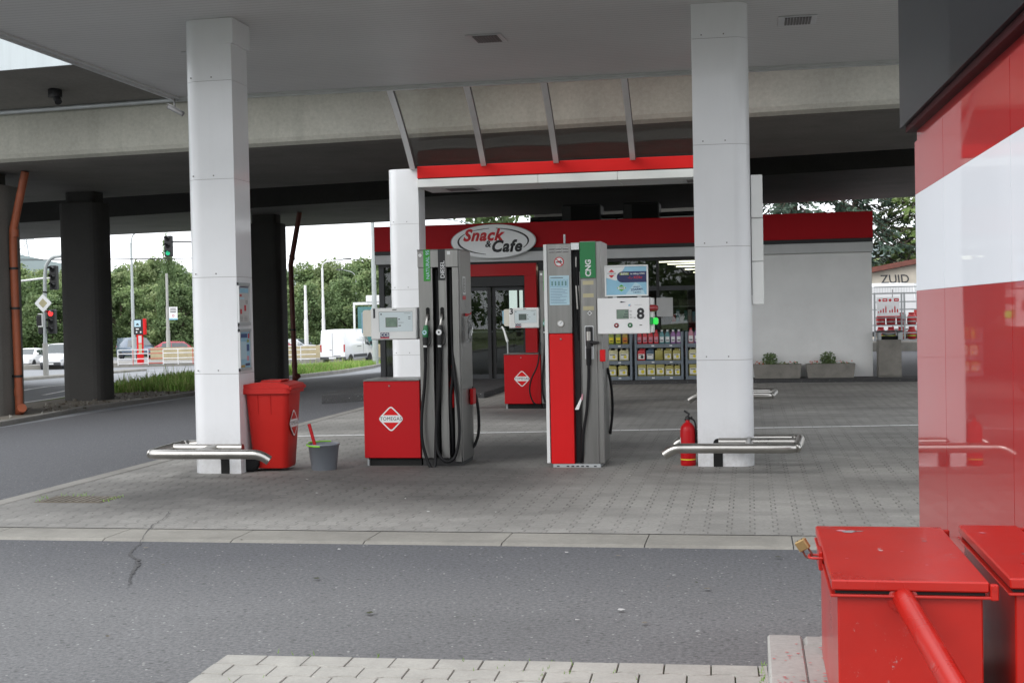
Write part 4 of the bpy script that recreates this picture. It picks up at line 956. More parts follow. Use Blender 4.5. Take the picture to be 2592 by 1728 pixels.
ys = [-3.4, -2.3, -.895, 0]
for i in range(3):
    y0, y1 = ys[i]+.003, ys[i+1]-(.003 if i < 2 else 0)
    for z0, z1, m_, nm in ((0.01, 1.208, 'kiosk_red', 'red_panel'), (1.209, 1.690, 'kiosk_white', 'white_stripe'), (1.691, 1.953, 'kiosk_red', 'red_panel')):
        mb = MB(); mb.box(0, 2.6, y0, y1, z0, z1, m_); mb.build(nm, kz)
mb = MB(); mb.box(.01, 2.59, -3.39, -.01, 1.954, 2.03, 'kiosk_red'); mb.build('body', kz)
mb = MB(); mb.prism([(-3.46, 1.980), (.06, 2.010), (.06, 2.04), (-3.46, 2.010)], -.035, 2.6, 'maroon', 'x'); mb.build('trim', kz)
mb = MB(); mb.prism([(-3.52, 2.012), (.13, 2.042), (.13, 3.3), (-3.52, 3.3)], -.055, 2.65, 'kiosk_dark', 'x'); mb.build('roof_fascia', kz)

def chest(label, x0, x1, y0, y1, zb, zt, hasp):
    t = thing('steel_chest', label, 'chest', (x0, y0, zb)); w, d, h = x1-x0, y1-y0, zt-zb
    mb = MB(); mb.box(.015, w-.015, .015, d-.015, 0, h-.045, 'chest_red', .004); mb.build('body', t)
    mb = MB(); mb.box(-.004, w+.004, -.004, d+.004, h-.045, h-.038, 'chest_red', .002); mb.build('flange', t)
    mb = MB(); mb.box(.0, w, 0, d, h-.028, h, 'chest_red', .004); mb.box(.01, w-.01, .01, d-.01, h-.0375, h-.0285, 'dark_gap'); lid = mb.build('lid', t)  # dark sheet paints the shadow in the gap under the lid
    mb = MB()
    for (cx, cy, rr, m_) in ([(.10, .76, .022, 'cam_grey'), (.075, .775, .012, 'bt_pink'), (.13, .765, .010, 'cam_grey'), (.165, .43, .006, 'paper_dim'), (.163, .455, .004, 'paper_dim'), (.225, .42, .005, 'bt_pink'), (.06, .30, .004, 'bt_pink'), (.31, .60, .006, 'cam_grey'), (.27, .22, .004, 'bt_pink')] if hasp else [(.05, .7, .008, 'bt_pink'), (.10, .35, .005, 'cam_grey')]):
        n_ = 9; mb.add([(cx+rr*rnd.uniform(.5, 1.3)*math.cos(2*math.pi*q/n_)*1.4, cy+rr*rnd.uniform(.5, 1.3)*math.sin(2*math.pi*q/n_), h+.0008) for q in range(n_)], [list(range(n_))], m_)
    mb.build('paint_chips', lid)
    for y in (.0, d-.02):
        mb = MB(); mb.box(w+.001, w+.022, y-.004, y+.016, h-.048, h-.006, 'chest_red', .003); mb.tube([(w+.012, y-.008, h-.014), (w+.012, y+.02, h-.014)], .007, 'chest_red', 8); mb.build('hinge', t)
    if hasp:
        mb = MB(); mb.box(-.012, .0, d*.49, d*.62, h-.06, h-.006, 'chest_red', .002); mb.tube(smooth_path([(-.002, d*.46, h-.02), (-.035, d*.46, h-.018), (-.04, d*.49, h-.018), (-.035, d*.52, h-.018), (-.002, d*.52, h-.02)], 4), .004, 'chest_red', 8); mb.build('hasp', t)
    return t
chest('scratched red steel chest with padlock and sloping rail at its front', .203, .600, 3.52, 4.385, .46, .88, True)
chest('second red steel chest at right picture edge against the kiosk wall', .655, .836, 3.55, 4.40, .46, .885, False)
t = thing('padlock', 'brass padlock hanging on the hasp of the red chest', 'padlock', (.160, 3.955, .872))
X = Matrix.Rotation(R(-32), 4, 'Y') @ Matrix.Rotation(R(-25), 4, 'Z') @ Matrix.Diagonal((.82, .82, .82, 1))
mb = MB(); mb.box(-.023, .020, -.012, .012, .012, .052, 'brass', .004, X); 
for k in (-.01, .008): mb.lathe([(.003, 0), (.003, .002)], 'dark_gap', 8, X=X @ Matrix.Translation((k, 0, .0515)))
mb.build('body', t)
mb = MB(); mb.tube(smooth_path([(-.015, 0, .012), (-.016, 0, -.012), (-.004, 0, -.022), (.010, 0, -.012), (.010, 0, .012)], 5), .0038, 'brown_pipe', 8, X=X); mb.build('shackle', t)
t = thing('barrier_rail', 'scratched round red steel rail sloping down from the front of the chest', 'rail', (0, 0, 0))
mb = MB(); mb.tube(smooth_path([(.385, 3.533, .832), (.435, 3.05, .752), (.49, 2.55, .668), (.55, 2.0, .572), (.555, 1.94, .55), (.556, 1.91, .50), (.556, 1.90, .40), (.556, 1.90, .46)][:7], 6), .029, 'chest_red', 20); mb.lathe([(.075, 0), (.075, .008)], 'chest_red', 16, (.556, 1.90, .461)); mb.build('tube', t)
mb = MB(); mb.lathe([(.042, 0), (.036, .006), (.03, .008)], 'chest_red', 20, X=Matrix.Translation((.385, 3.5345, .832)) @ FRONT); mb.build('weld_collar', t)

# ------------------------------------------------------------------ the shop
sh = thing('shop', 'low petrol station shop with dark red fascia band and glazed front', 'shop', (0, 29, 0))
x0, x1, D, H = -8.45, 2.64, 16.0, 3.62
def P(name, parent, *boxes, bv=0):
    mb = MB()
    for b in boxes: mb.box(*b[:6], b[6], b[7] if len(b) > 7 else 0)
    return mb.build(name, parent)
f = P('fascia', sh, (x0, x1, 0, .30, 3.05, H, 'red_fascia', .01)); P('fascia_stripe', f, (x0+.004, x1-.004, .005, .30, 2.965, 3.049, 'black'))
P('fascia_side', f, (x0, x0+.3, .301, D, 3.05, H-.002, 'red_fascia'), (x1-.3, x1, .301, D, 3.05, H-.002, 'red_fascia'), (x0+.3, x1-.3, D-.3, D, 3.05, H-.002, 'red_fascia'))
P('cornice', sh, (x0+.002, x1-.002, .008, .30, 2.752, 2.964, 'grey_band', .008), (x0+.002, x0+.3, .301, D, 2.752, 3.049, 'grey_band'), (x1-.3, x1-.002, .301, D, 2.752, 3.049, 'grey_band'))
P('roof', sh, (x0+.301, x1-.301, .301, D-.301, 3.3, 3.5, 'charcoal'))
P('wall', sh, (-.42, x1-.03, .10, .30, 0, 2.75, 'plaster')); P('side_wall', sh, (x1-.23, x1-.03, .301, D-.2, 0, 2.75, 'plaster'))
P('back_wall', sh, (x0+.03, x1-.03, D-.19, D, 0, 3.0, 'int_mid'))
P('side_wall', sh, (x0+.03, x0+.2, .35, 9.2, 0, 2.75, 'int_mid'), (x0+.03, x0+.2, 9.2, 15.8, 0, .95, 'int_mid'), (x0+.03, x0+.2, 9.2, 15.8, 2.45, 2.75, 'int_mid'))
sw = P('side_window', sh, *[(x0+.06, x0+.16, y, y+.09, .951, 2.449, 'black') for y in (9.2, 10.4, 11.6, 12.8, 14.0, 15.2)], (x0+.06, x0+.16, 9.3, 15.2, 1.72, 1.78, 'black'))
P('pane', sw, (x0+.10, x0+.11, 9.2, 15.8, .951, 2.449, 'glass'))
P('floor', sh, (x0+.2, x1-.23, .32, D-.2, -.05, .05, 'int_floor')); P('ceiling', sh, (x0+.2, x1-.23, .32, D-.2, 2.722, 2.80, 'int_mid'))
for (xa, xb, yy) in ((-2.05, .4, 1.6), (-1.95, .4, 3.2), (-1.85, .4, 5.2), (-1.75, .4, 7.8), (-1.65, .4, 11.0), (-6.6, -5.75, 2.2), (-4.35, -3.45, 3.2), (-4.4, -3.7, 4.6)):
    P('strip_light', sh, (xa, xb, yy, yy+.10, 2.692, 2.7185, 'tube_light'))
# glazing
P('window_head', sh, (x0+.05, -.42, .12, .30, 2.685, 2.75, 'black'))
w1 = P('window', sh, (x0+.05, x0+.17, .14, .24, .02, 2.684, 'charcoal'), (-7.15, -7.05, .14, .24, .02, 2.684, 'charcoal'), (x0+.17, -7.15, .14, .24, .02, .14, 'charcoal')); P('pane', w1, (x0+.17, -7.15, .18, .20, .14, 2.684, 'glass'))
w2 = P('window', sh, (-4.66, -4.52, .12, .24, .02, 2.684, 'black'), (-3.64, -3.56, .14, .24, .02, 2.684, 'charcoal'), (-2.02, -1.96, .14, .24, 1.2, 2.684, 'black'), (-.50, -.421, .14, .24, .02, 2.684, 'charcoal'), (-4.52, -.5, .13, .24, .02, .10, 'charcoal'), (-3.56, -2.02, .142, .24, 2.02, 2.12, 'charcoal'), (-1.96, -.5, .142, .24, 2.02, 2.12, 'charcoal'))
P('pane', w2, (-4.52, -.50, .18, .20, .10, 2.684, 'glass'))
dp = P('door_portal', sh, (-6.98, -4.70, .02, .30, 2.43, 2.70, 'red_paint'), (-4.97, -4.70, .02, .30, .06, 2.429, 'red_paint'), (-6.98, -6.72, .02, .30, .06, 2.429, 'red_paint'))
P('door_header', dp, (-6.72, -4.97, .08, .25, 2.20, 2.425, 'black')); 
d1 = P('door', sh, (-6.70, -6.62, .16, .22, .07, 2.19, 'black'), (-5.86, -5.78, .16, .22, .07, 2.19, 'black'), (-6.62, -5.86, .16, .22, .07, .20, 'charcoal'), (-6.62, -5.86, .16, .22, 2.1, 2.19, 'charcoal')); P('pane', d1, (-6.62, -5.86, .185, .195, .20, 2.1, 'glass'))
d1 = P('door', sh, (-5.76, -5.69, .23, .29, .07, 2.19, 'black'), (-5.05, -4.98, .23, .29, .07, 2.19, 'black'), (-5.69, -5.05, .23, .29, .07, .20, 'charcoal'), (-5.69, -5.05, .23, .29, 2.1, 2.19, 'charcoal')); P('pane', d1, (-5.69, -5.05, .255, .265, .20, 2.1, 'glass'))
P('door_mat', sh, (-6.7, -5.0, .33, 1.6, .052, .062, 'charcoal'))
# inside: counter, shelving, glowing panels added for sky reflected in the door
c = thing('counter', 'dark counter seen through the glass shop door', 'counter', (-6.3, 32.5, .05)); P('front', c, (-1.4, 2.0, 0, .06, .0, 1.05, 'int_dark')); P('top', c, (-1.45, 2.05, -.05, .7, 1.051, 1.09, 'galv'))
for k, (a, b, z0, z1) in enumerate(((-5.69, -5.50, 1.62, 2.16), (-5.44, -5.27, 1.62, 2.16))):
    c = thing('glow_panel', ('wider' if k == 0 else 'narrower')+' added white glow panel standing in for sky reflected in the shop door', 'glow panel', (a, 31.0, z0), group='added glow panels inside the shop'); P('glow_face', c, (0, b-a, 0, .03, 0, z1-z0, 'sky_glow')); P('frame', c, (-.03, b-a+.03, .031, .06, -.06, z1-z0+.05, 'black')); P('leg', c, ((b-a)/2-.03, (b-a)/2+.03, .062, .10, .05-z0, .4, 'black'))
for k, (a, b, y, lb) in enumerate(((-3.6, -2.2, 32.5, 'left'), (-1.95, -.55, 33.2, 'right'))):
    c = thing('display_shelf', 'dim %s goods shelf behind the shop window' % lb, 'shelf', (a, y, .05), group='goods shelves inside the shop'); P('back', c, (0, b-a, .3, .34, 0, 1.8, 'int_mid'))
    for z in (.3, .75, 1.2, 1.6): P('board', c, (0, b-a, 0, .299, z, z+.03, 'galv'))
    gm = MB(); x = .03
    while x < b-a-.12:
        for z in (.33, .78, 1.23): 
            h = rnd.uniform(.18, .32); gm.box(x, x+.085, .05, .2, z+.002, z+h, rnd.choice(['bt_teal', 'oil_gold', 'ink_red', 'paper', 'sky_blue', 'jug_white', 'charcoal']), .01)
        x += .1
    tag(gm.build('goods', c), kind='stuff')
t = thing('window_notice', 'pale grey notice hung in the shop window behind display number 8', 'notice', (-2.02, 29.10, 1.44)); P('sheet', t, (.0, .36, 0, .012, 0, .42, 'paper_dim', .004))
# the oval sign
sg = thing('shop_sign', 'oval white Snack & Cafe sign with black swoosh lines on the red fascia', 'sign', (-5.64, 28.97, 3.205))
a_, b_ = .955, .372
def el(k, n=56, p0=0, p1=360, aa=a_, bb=b_): return [(aa*k*math.cos(R(p0+(p1-p0)*i/n)), bb*k*math.sin(R(p0+(p1-p0)*i/n))) for i in range(n+1)]
mb = MB(); mb.prism(el(1)[:-1], -.10, -.03, 'sign_white', 'y', True); mb.build('board', sg)
mb = MB(); mb.prism([(x*1.02, y*1.03) for x, y in el(1)[:-1]], -.092, -.032, 'galv', 'y', True); mb.build('edge', sg)
mb = MB(); X = Matrix.Translation((0, -.102, 0)) @ FRONT
def swoosh(p0, p1, w0, w1):
    n = 26; vs = []
    for i in range(n+1):
        u = i/n; p = p0+(p1-p0)*u; w = (w0+(w1-w0)*math.sin(math.pi*u))
        c, s = math.cos(R(p)), math.sin(R(p)); vs += [(.86*a_*c, .80*b_*s, 0), ((.86*a_-w)*c, (.80*b_-w*.8)*s, 0)]
    mb.add(vs, [(2*i, 2*i+1, 2*i+3, 2*i+2) for i in range(n)], 'ink', False, X)
swoosh(85, -32, .015, .045); swoosh(96, 125, .012, .018); swoosh(140, 258, .012, .045)
mb.build('swoosh', sg)
text('lettering', 'Snack', .36, (-.25, -.105, .135), 'sign_red', sg, bold=.040, shear=.32, sx=.98, space=1.1)
text('lettering', '&', .20, (-.125, -.105, -.062), 'ink', sg, bold=.03, shear=.2)
text('lettering', 'Cafe', .36, (.29, -.105, -.125), 'ink', sg, bold=.040, shear=.28, sx=.96, space=1.1)
# roof units
for k, (a, b) in enumerate(((-4.37, -3.44), (-2.91, -2.05))):
    t = thing('roof_unit', ('left' if k == 0 else 'right')+' black box unit on the shop roof under the bridge', 'roof unit', (a, 31.0, 3.5), group='black units on the shop roof')
    P('casing', t, (0, b-a, 0, .7, .22, .64, 'black', .03)); P('cover', t, (.22, b-a-.03, -.012, -.002, .26, .60, 'dark_gap', .004)); P('leg', t, (.1, .16, .2, .5, 0, .22, 'black'), (b-a-.16, b-a-.1, .2, .5, 0, .22, 'black'))
t = thing('roof_pipe', 'dark pipe running along the shop roof between the black units', 'pipe', (-5.2, 31.4, 3.5)); mb = MB(); mb.tube([(0, 0, .34), (4.9, 0, .38)], .055, 'black', 10); mb.build('tube', t)
mb = MB(); [mb.tube([(x, 0, 0), (x, 0, .34)], .03, 'black', 8) for x in (.2, 2.1, 4.4)]; mb.build('support', t)

# racks of bottles and jugs in front of the window
def rack(label, xa, xb, top):
    t = thing('shelf_rack', label, 'rack', (xa, 28.52, .07), group='grey shelf racks before the shop window'); w = xb-xa
    mb = MB()
    for x in (0, w-.05): mb.box(x, x+.05, 0, .05, 0, top, 'rack_grey', .004); mb.box(x, x+.05, .42, .47, 0, top, 'rack_grey', .004)
    mb.box(.05, w-.05, .44, .455, 0, top, 'int_dark'); mb.build('frame', t)
    for z in (.0, .34, .70):
        mb = MB(); mb.box(.051, w-.051, .001, .43, z, z+.085, 'rack_grey', .004); s = mb.build('shelf', t)
        mb = MB()
        for k in (.35, .72): flat(mb, [(w*k, z+.03), (w*k+.06, z+.03), (w*k+.06, z+.06), (w*k, z+.06)], 0.002, 'paper', FRONT)
        mb.build('price_tag', s)
    return t
rack('left grey rack holding oil bottles over two rows of washer jugs', -3.62, -2.53, 1.04)
rack('middle grey rack holding red, teal and purple bottles over yellow jugs', -2.475, -1.42, 1.04)
rack('right grey rack mostly hidden behind the right canopy column', -1.375, -.46, 1.04)
def jug(label, x, z, w, h, m_, capm, lab, group, handle=True, y=28.545):
    t = thing('jug' if handle else 'canister', label, 'jug', (x, y, z), 0, group); d = .15; mb = MB(); L = []
    for zz, k in ((0, .93), (.01, 1), (.66, 1), (.74, .94), (.80, .72 if handle else .9)):
        L.append([(a, b, zz*h) for a, b in rrect(w/2-w/2*k, w/2+w/2*k, d/2-d/2*k, d/2+d/2*k, .022*k, 3)])
    n = len(L[0]); mb.add([p for l in L for p in l], [(i*n+j, i*n+(j+1) % n, (i+1)*n+(j+1) % n, (i+1)*n+j) for i in range(4) for j in range(n)], m_, True); mb.add(L[-1], [list(range(n))], m_); mb.build('body', t)
    hb = MB()
    if handle: hb.tube(smooth_path([(w*.20, d/2, h*.76), (w*.20, d/2, h*.93), (w*.32, d/2, h), (w*.62, d/2, h), (w*.74, d/2, h*.93), (w*.76, d/2, h*.76)], 4), .017, 'jug_white' if m_ != 'bt_red' else m_, 8)
    else: hb.box(w*.25, w*.75, d*.3, d*.7, h*.8, h*.97, m_, .012)
    hb.build('handle', t)
    mb = MB(); mb.lathe([(.022, 0), (.022, .035), (.018, .04)], capm, 10, (w*.87, d/2, h*.80)); mb.build('cap', t)
    mb = MB(); X = Matrix.Translation((0, -.0015, 0)) @ FRONT
    if lab: 
        flat(mb, [(w*.12, h*.10), (w*.90, h*.10), (w*.90, h*.52), (w*.12, h*.52)], 0, 'lab_white' if lab != 'lab_white' else 'jug_pale', X); disc(mb, (w*.60, h*.28), h*.12, .001, lab, X, 12); flat(mb, [(w*.18, h*.42), (w*.7, h*.42), (w*.7, h*.47), (w*.18, h*.47)], .001, 'ink', X); mb.build('label', t)
    return t
def bottle(label, x, z, w, h, m_, capm, lab, group, y=28.55):
    t = thing('bottle', label, 'bottle', (x, y, z), 0, group); d = .09; mb = MB(); L = []
    for zz, k in ((0, .9), (.02, 1), (.62, 1), (.74, .8), (.84, .42), (.90, .40)):
        L.append([(a, b, zz*h) for a, b in rrect(w/2-w/2*k, w/2+w/2*k, d/2-d/2*k, d/2+d/2*k, .018*k, 3)])
    n = len(L[0]); mb.add([p for l in L for p in l], [(i*n+j, i*n+(j+1) % n, (i+1)*n+(j+1) % n, (i+1)*n+j) for i in range(5) for j in range(n)], m_, True); mb.build('body', t)
    mb = MB(); mb.lathe([(w*.24, 0), (w*.24, h*.10), (w*.18, h*.11), (0, h*.11)], capm, 10, (w/2, d/2, h*.885)); mb.build('cap', t)
    mb = MB(); flat(mb, [(w*.12, h*.12), (w*.88, h*.12), (w*.88, h*.5), (w*.12, h*.5)], .0015, lab, FRONT); flat(mb, [(w*.2, h*.2), (w*.8, h*.2), (w*.8, h*.27), (w*.2, h*.27)], .0025, 'ink', FRONT); mb.build('label', t)
ORD = ['leftmost', 'second', 'third', 'fourth', 'fifth', 'sixth', 'seventh', 'eighth']
def nth(i): return ORD[i]+(' from left' if i else '')
for i, (m_, l_) in enumerate((('oil_gold', 'lab_yellow'), ('oil_gold', 'oil_orange'), ('oil_gold', 'oil_orange'), ('oil_green', 'lab_yellow'), ('oil_green', 'lab_yellow'), ('oil_gold', 'oil_orange'))):
    bottle('%s %s bottle, %s on top shelf of left rack' % ('green' if m_ == 'oil_green' else 'golden', 'oil', nth(i)), -3.50+i*.152, .857, .12, .30, m_, 'ink_red' if i in (1, 2, 5) else 'black', l_, 'oil bottles on the left rack')
for r_, z, nn in ((0, .497, 4), (1, .157, 4)):
    for i in range(nn): jug('white-handled washer fluid jug, %s on %s shelf of left rack' % (nth(i), ('middle', 'bottom')[r_]), -3.55+i*.245-(.03 if r_ else 0), z, .215, .285, 'jug_pale' if r_ == 0 else 'jug_olive', 'jug_white', 'lab_yellow', 'washer fluid jugs on the left rack')
for i, m_ in enumerate(('bt_red', 'bt_red', 'bt_red', 'bt_red', 'bt_teal', 'bt_teal', 'bt_purple', 'bt_purple')):
    bottle('%s bottle, %s on top shelf of middle rack' % (m_[3:], nth(i)), -2.42+i*.122, .857, .105, .30, m_, m_ if i < 4 else 'paper', 'paper' if i > 3 else 'bt_pink', 'bottles on the middle rack')
for i, (m_, l_, hd) in enumerate((('bt_red', 'ink', True), ('bt_navy', 'paper', True), ('jug_olive', None, False), ('jug_olive', 'lab_yellow', False), ('jug_olive', 'lab_yellow', False))):
    jug('%s canister, %s on middle shelf of middle rack' % ({'bt_red': 'red', 'bt_navy': 'dark blue', 'jug_olive': 'yellowish'}[m_], nth(i)), -2.42+i*.192, .497, .175, .27, m_, m_ if i < 2 else 'jug_white', l_, 'canisters on the middle rack', False)
for i in range(5):
    jug('%s jug, %s on bottom shelf of middle rack' % ('yellowish blocky' if i < 3 else 'white-handled', nth(i)), -2.42+i*.2, .157, .19 if i < 4 else .13, .33 if i < 3 else .28, 'jug_olive', 'jug_white', 'lab_yellow', 'jugs on the bottom of the middle rack', i >= 3)
for i, (m_, l_) in enumerate((('bt_pink', 'paper'), ('bt_purple', 'paper'))): bottle('%s bottle, %s on top shelf of right rack' % (m_[3:], nth(i)), -1.31+i*.13, .857, .115, .33, m_, 'bt_red', l_, 'bottles on the right rack')
for i in range(2): jug('pale jug, %s on middle shelf of right rack' % nth(i), -1.31+i*.23, .497, .21, .28, 'jug_pale', 'jug_white', 'lab_yellow', 'jugs on the right rack')
for i in range(2): jug('yellowish jug, %s on bottom shelf of right rack' % nth(i), -1.31+i*.23, .157, .21, .31, 'jug_olive', 'jug_white', 'lab_yellow', 'jugs on the right rack', False)

# planters and litter bin by the shop wall
def leaves(mb, c, r, n, s, mats, flatten=.8):
    for _ in range(n):
        a, b, q = rnd.uniform(0, 6.28), rnd.uniform(-1, 1), rnd.random()**.4; rr = math.sqrt(1-b*b)
        p = Vector((c[0]+r*q*rr*math.cos(a), c[1]+r*q*rr*math.sin(a), c[2]+r*q*b*flatten))
        u = Vector((rnd.gauss(0, 1), rnd.gauss(0, 1), rnd.gauss(0, .6))).normalized(); v = u.orthogonal().normalized(); v.rotate(Matrix.Rotation(rnd.uniform(0, 6.28), 3, u)); k = s*rnd.uniform(.6, 1.3)
        mb.add([p-u*k, p+v*k*.55, p+u*k, p-v*k*.55], [(0, 1, 2, 3)], rnd.choice(mats))
for k, xa in enumerate((.06, 1.18)):
    t = thing('planter', ('left' if k == 0 else 'right')+' long pebbled concrete planter before the plain shop wall', 'planter', (xa, 28.62, .07), group='concrete flower planters')
    mb = MB(); w = 1.03; mb.add([(0.04, 0.03, 0), (w-.04, .03, 0), (w-.04, .37, 0), (.04, .37, 0), (0, 0, .30), (w, 0, .30), (w, .40, .30), (0, .40, .30), (.05, .05, .30), (w-.05, .05, .30), (w-.05, .35, .30), (.05, .35, .30), (.05, .05, .27), (w-.05, .05, .27), (w-.05, .35, .27), (.05, .35, .27)], [(0, 1, 5, 4), (1, 2, 6, 5), (2, 3, 7, 6), (3, 0, 4, 7), (4, 5, 9, 8), (5, 6, 10, 9), (6, 7, 11, 10), (7, 4, 8, 11), (8, 9, 13, 12), (9, 10, 14, 13), (10, 11, 15, 14), (11, 8, 12, 15), (3, 2, 1, 0)], 'conc_pebble'); mb.build('trough', t)
    mb = MB(); mb.box(.055, w-.055, .055, .345, .2, .268, 'soil'); mb.build('soil', t)
    s = thing('shrub', 'small round green shrub growing in the %s concrete planter' % ('left' if k == 0 else 'right'), 'shrub', (xa+(.37 if k == 0 else .47), 28.82, .34), group='shrubs in the planters'); mb = MB(); leaves(mb, (0, 0, .13), .17, 420, .028, ['leaf_b', 'leaf_a'], .95); mb.build('foliage', s); mb = MB(); mb.tube([(0, 0, 0), (0, 0, .1)], .012, 'bark', 6); mb.build('stem', s)
    fl = thing('flowers', 'low orange flowers and leaves along the %s planter' % ('left' if k == 0 else 'right'), 'flowers', (xa, 28.62, .34), group='flowers in the planters'); mb = MB()
    for q in range(26): leaves(mb, (rnd.uniform(.08, w-.08), rnd.uniform(.06, .3), rnd.uniform(.0, .05)), .045, 9, .022, ['leaf_b', 'leaf_c'])
    mb.build('foliage', fl); mb = MB()
    for q in range(22): leaves(mb, (rnd.choice([rnd.uniform(.06, .25), rnd.uniform(.65, w-.06)]), rnd.uniform(.05, .25), rnd.uniform(.04, .09)), .014, 6, .012, ['flower'])
    if k: leaves(mb, (.48, .18, .26), .02, 6, .018, ['flower_w'])
    mb.build('blossom', fl)
t = thing('litter_bin', 'square pebbled concrete litter bin with grey metal hood beside the shop corner', 'litter bin', (2.70, 28.75, .0))
P('body', t, (0, .47, 0, .47, .09, .86, 'conc_pebble', .012)); P('foot', t, (-.008, .478, -.008, .478, 0, .088, 'conc_kerb', .006))
P('hood', t, (.0, .06, .02, .45, .862, 1.02, 'galv'), (.41, .47, .02, .45, .862, 1.02, 'galv'), (-.03, .50, -.01, .48, 1.021, 1.05, 'charcoal', .006)); P('opening', t, (.061, .409, .10, .40, .861, .93, 'dark_gap'))
mb = MB(); mb.lathe([(.10, .0), (.13, .03), (.13, .05)], 'galv', 16, (.235, .2, .95), sx=1.1); mb.build('ashtray', t)

# ------------------------------------------------------------------ the bridge overhead
br = thing('road_bridge', 'long concrete road bridge crossing above the shop and the pumps', 'bridge', (0, 0, 0))
yN = lambda x: 22.57-.108*x
yF = lambda x: 28.6-.19*x
y2N = lambda x: 32.5-.268*x
y2F = lambda x: 41.4-.18*x
xs = rng(-75, 24, 3)
def loft(name, prof, m_of, smooth=False):
    # prof(x) -> closed list of (y, z); m_of[k] -> material of side k
    mb = MB(); rows = [[(x, y, z) for y, z in prof(x)] for x in xs]; n = len(rows[0])
    for k in range(n):
        vs = [r[j] for r in rows for j in (k, (k+1) % n)]
        mb.add(vs, [(2*i, 2*i+2, 2*i+3, 2*i+1) for i in range(len(rows)-1)], m_of[k], smooth)
    mb.add(rows[0], [list(range(n))], m_of[0]); mb.add(rows[-1], [list(range(n-1, -1, -1))], m_of[0])
    return mb.build(name, br)
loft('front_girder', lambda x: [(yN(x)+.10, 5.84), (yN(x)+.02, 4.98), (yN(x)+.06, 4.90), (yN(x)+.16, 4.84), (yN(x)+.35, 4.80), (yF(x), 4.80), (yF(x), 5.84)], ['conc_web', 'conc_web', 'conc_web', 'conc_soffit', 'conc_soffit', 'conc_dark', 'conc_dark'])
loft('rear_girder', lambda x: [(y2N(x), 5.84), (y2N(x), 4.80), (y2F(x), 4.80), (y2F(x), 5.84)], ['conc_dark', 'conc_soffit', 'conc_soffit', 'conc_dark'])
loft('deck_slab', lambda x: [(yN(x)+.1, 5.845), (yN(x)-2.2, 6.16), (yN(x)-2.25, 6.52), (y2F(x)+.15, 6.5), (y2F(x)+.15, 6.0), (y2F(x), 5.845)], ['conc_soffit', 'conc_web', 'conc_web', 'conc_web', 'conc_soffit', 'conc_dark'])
loft('parapet', lambda x: [(yN(x)-2.30, 6.15), (yN(x)-2.30, 7.9), (yN(x)-2.20, 7.9), (yN(x)-2.255, 6.15)], ['parapet']*4)
mb = MB(); mb.tube([(x, yN(x)-.02, 5.82) for x in rng(-40, 0, 4)], .045, 'galv', 8); mb.build('conduit', br)
for x in (-12.9, -7.0):
    mb = MB(); mb.lathe([(.13, 0), (.13, .14), (.09, .16)], 'black', 14, (x, yN(x)-1.0, 5.85)); mb.tube([(x, yN(x)-1, 5.9), (x+.12, yN(x)-1.1, 5.74)], .07, 'black', 10); mb.build('drain_outlet', br)
cb = thing('pier_crossbeam', 'pale concrete pier crossbeam seen between shop roof and bridge underside', 'crossbeam', (-7.1, 43.6, 0))
mb = MB(); mb.box(0, 6.2, 0, .9, 3.7, 5.8, 'conc_pillar', .05); mb.build('beam', cb)
for x in (1.0, 4.4): mb = MB(); mb.box(x, x+.8, 2.3, 3.1, -.1, 5.0, 'conc_pillar'); mb.box(x+.1, x+.7, .901, 2.299, 4.0, 4.7, 'conc_pillar'); mb.build('post', cb)
def pillar(label, x0, x1, y0, y1, zb, m_='conc_pillar_shade'):
    t = thing('bridge_pillar', label, 'pillar', ((x0+x1)/2, (y0+y1)/2, zb), 0, 'bridge pillars beside the driveway'); w, d = (x1-x0)/2, (y1-y0)/2
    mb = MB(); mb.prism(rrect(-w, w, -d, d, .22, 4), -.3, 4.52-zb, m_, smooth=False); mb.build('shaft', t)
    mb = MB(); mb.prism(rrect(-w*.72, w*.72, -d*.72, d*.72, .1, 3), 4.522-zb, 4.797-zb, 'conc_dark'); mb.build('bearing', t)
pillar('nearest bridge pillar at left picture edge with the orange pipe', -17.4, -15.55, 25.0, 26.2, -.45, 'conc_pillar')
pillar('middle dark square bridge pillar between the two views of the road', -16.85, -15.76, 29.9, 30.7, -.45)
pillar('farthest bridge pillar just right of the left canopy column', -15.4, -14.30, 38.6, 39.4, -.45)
def downpipe(label, pts, r, m_, brk):
    t = thing('downpipe', label, 'pipe', pts[0], 0, 'downpipes on the bridge pillars'); o = Vector(pts[0]); mb = MB(); mb.tube([Vector(p)-o for p in pts], r, m_, 14); mb.build('pipe', t)
    for z in brk:
        for a, b in zip(pts, pts[1:]):
            if a[2] <= z < b[2]: q = Vector(a).lerp(Vector(b), (z-a[2])/(b[2]-a[2]))-o
        mb = MB(); mb.tube([q-Vector((0, 0, .025)), q+Vector((0, 0, .025))], r*1.18, 'black', 14); mb.box(q.x-.14 if r < .09 else q.x-.02, q.x, q.y-.02, q.y+(.02 if r < .09 else .3), q.z-.02, q.z+.02, 'black'); mb.build('bracket', t)
    for z in (pts[0][2]+.55, pts[-2][2]-.05):
        q = Vector((pts[1][0], pts[1][1], z))-o; mb = MB(); mb.tube([q-Vector((0, 0, .10)), q+Vector((0, 0, .06))], r*1.12, m_, 14); mb.build('socket', t)
    mb = MB(); mb.tube([(0.02, -.03, .12), (.16, -.16, .20)], r*1.15, m_, 12); mb.build('inspection_stub', t)
downpipe('orange brown plastic downpipe on the nearest bridge pillar', [(-15.41, 25.6, -.42), (-15.42, 25.6, .59), (-15.45, 25.6, 2.97), (-15.44, 25.6, 3.57), (-15.06, 25.5, 4.79)], .085, 'orange_pipe', (.45, 1.9, 2.75))
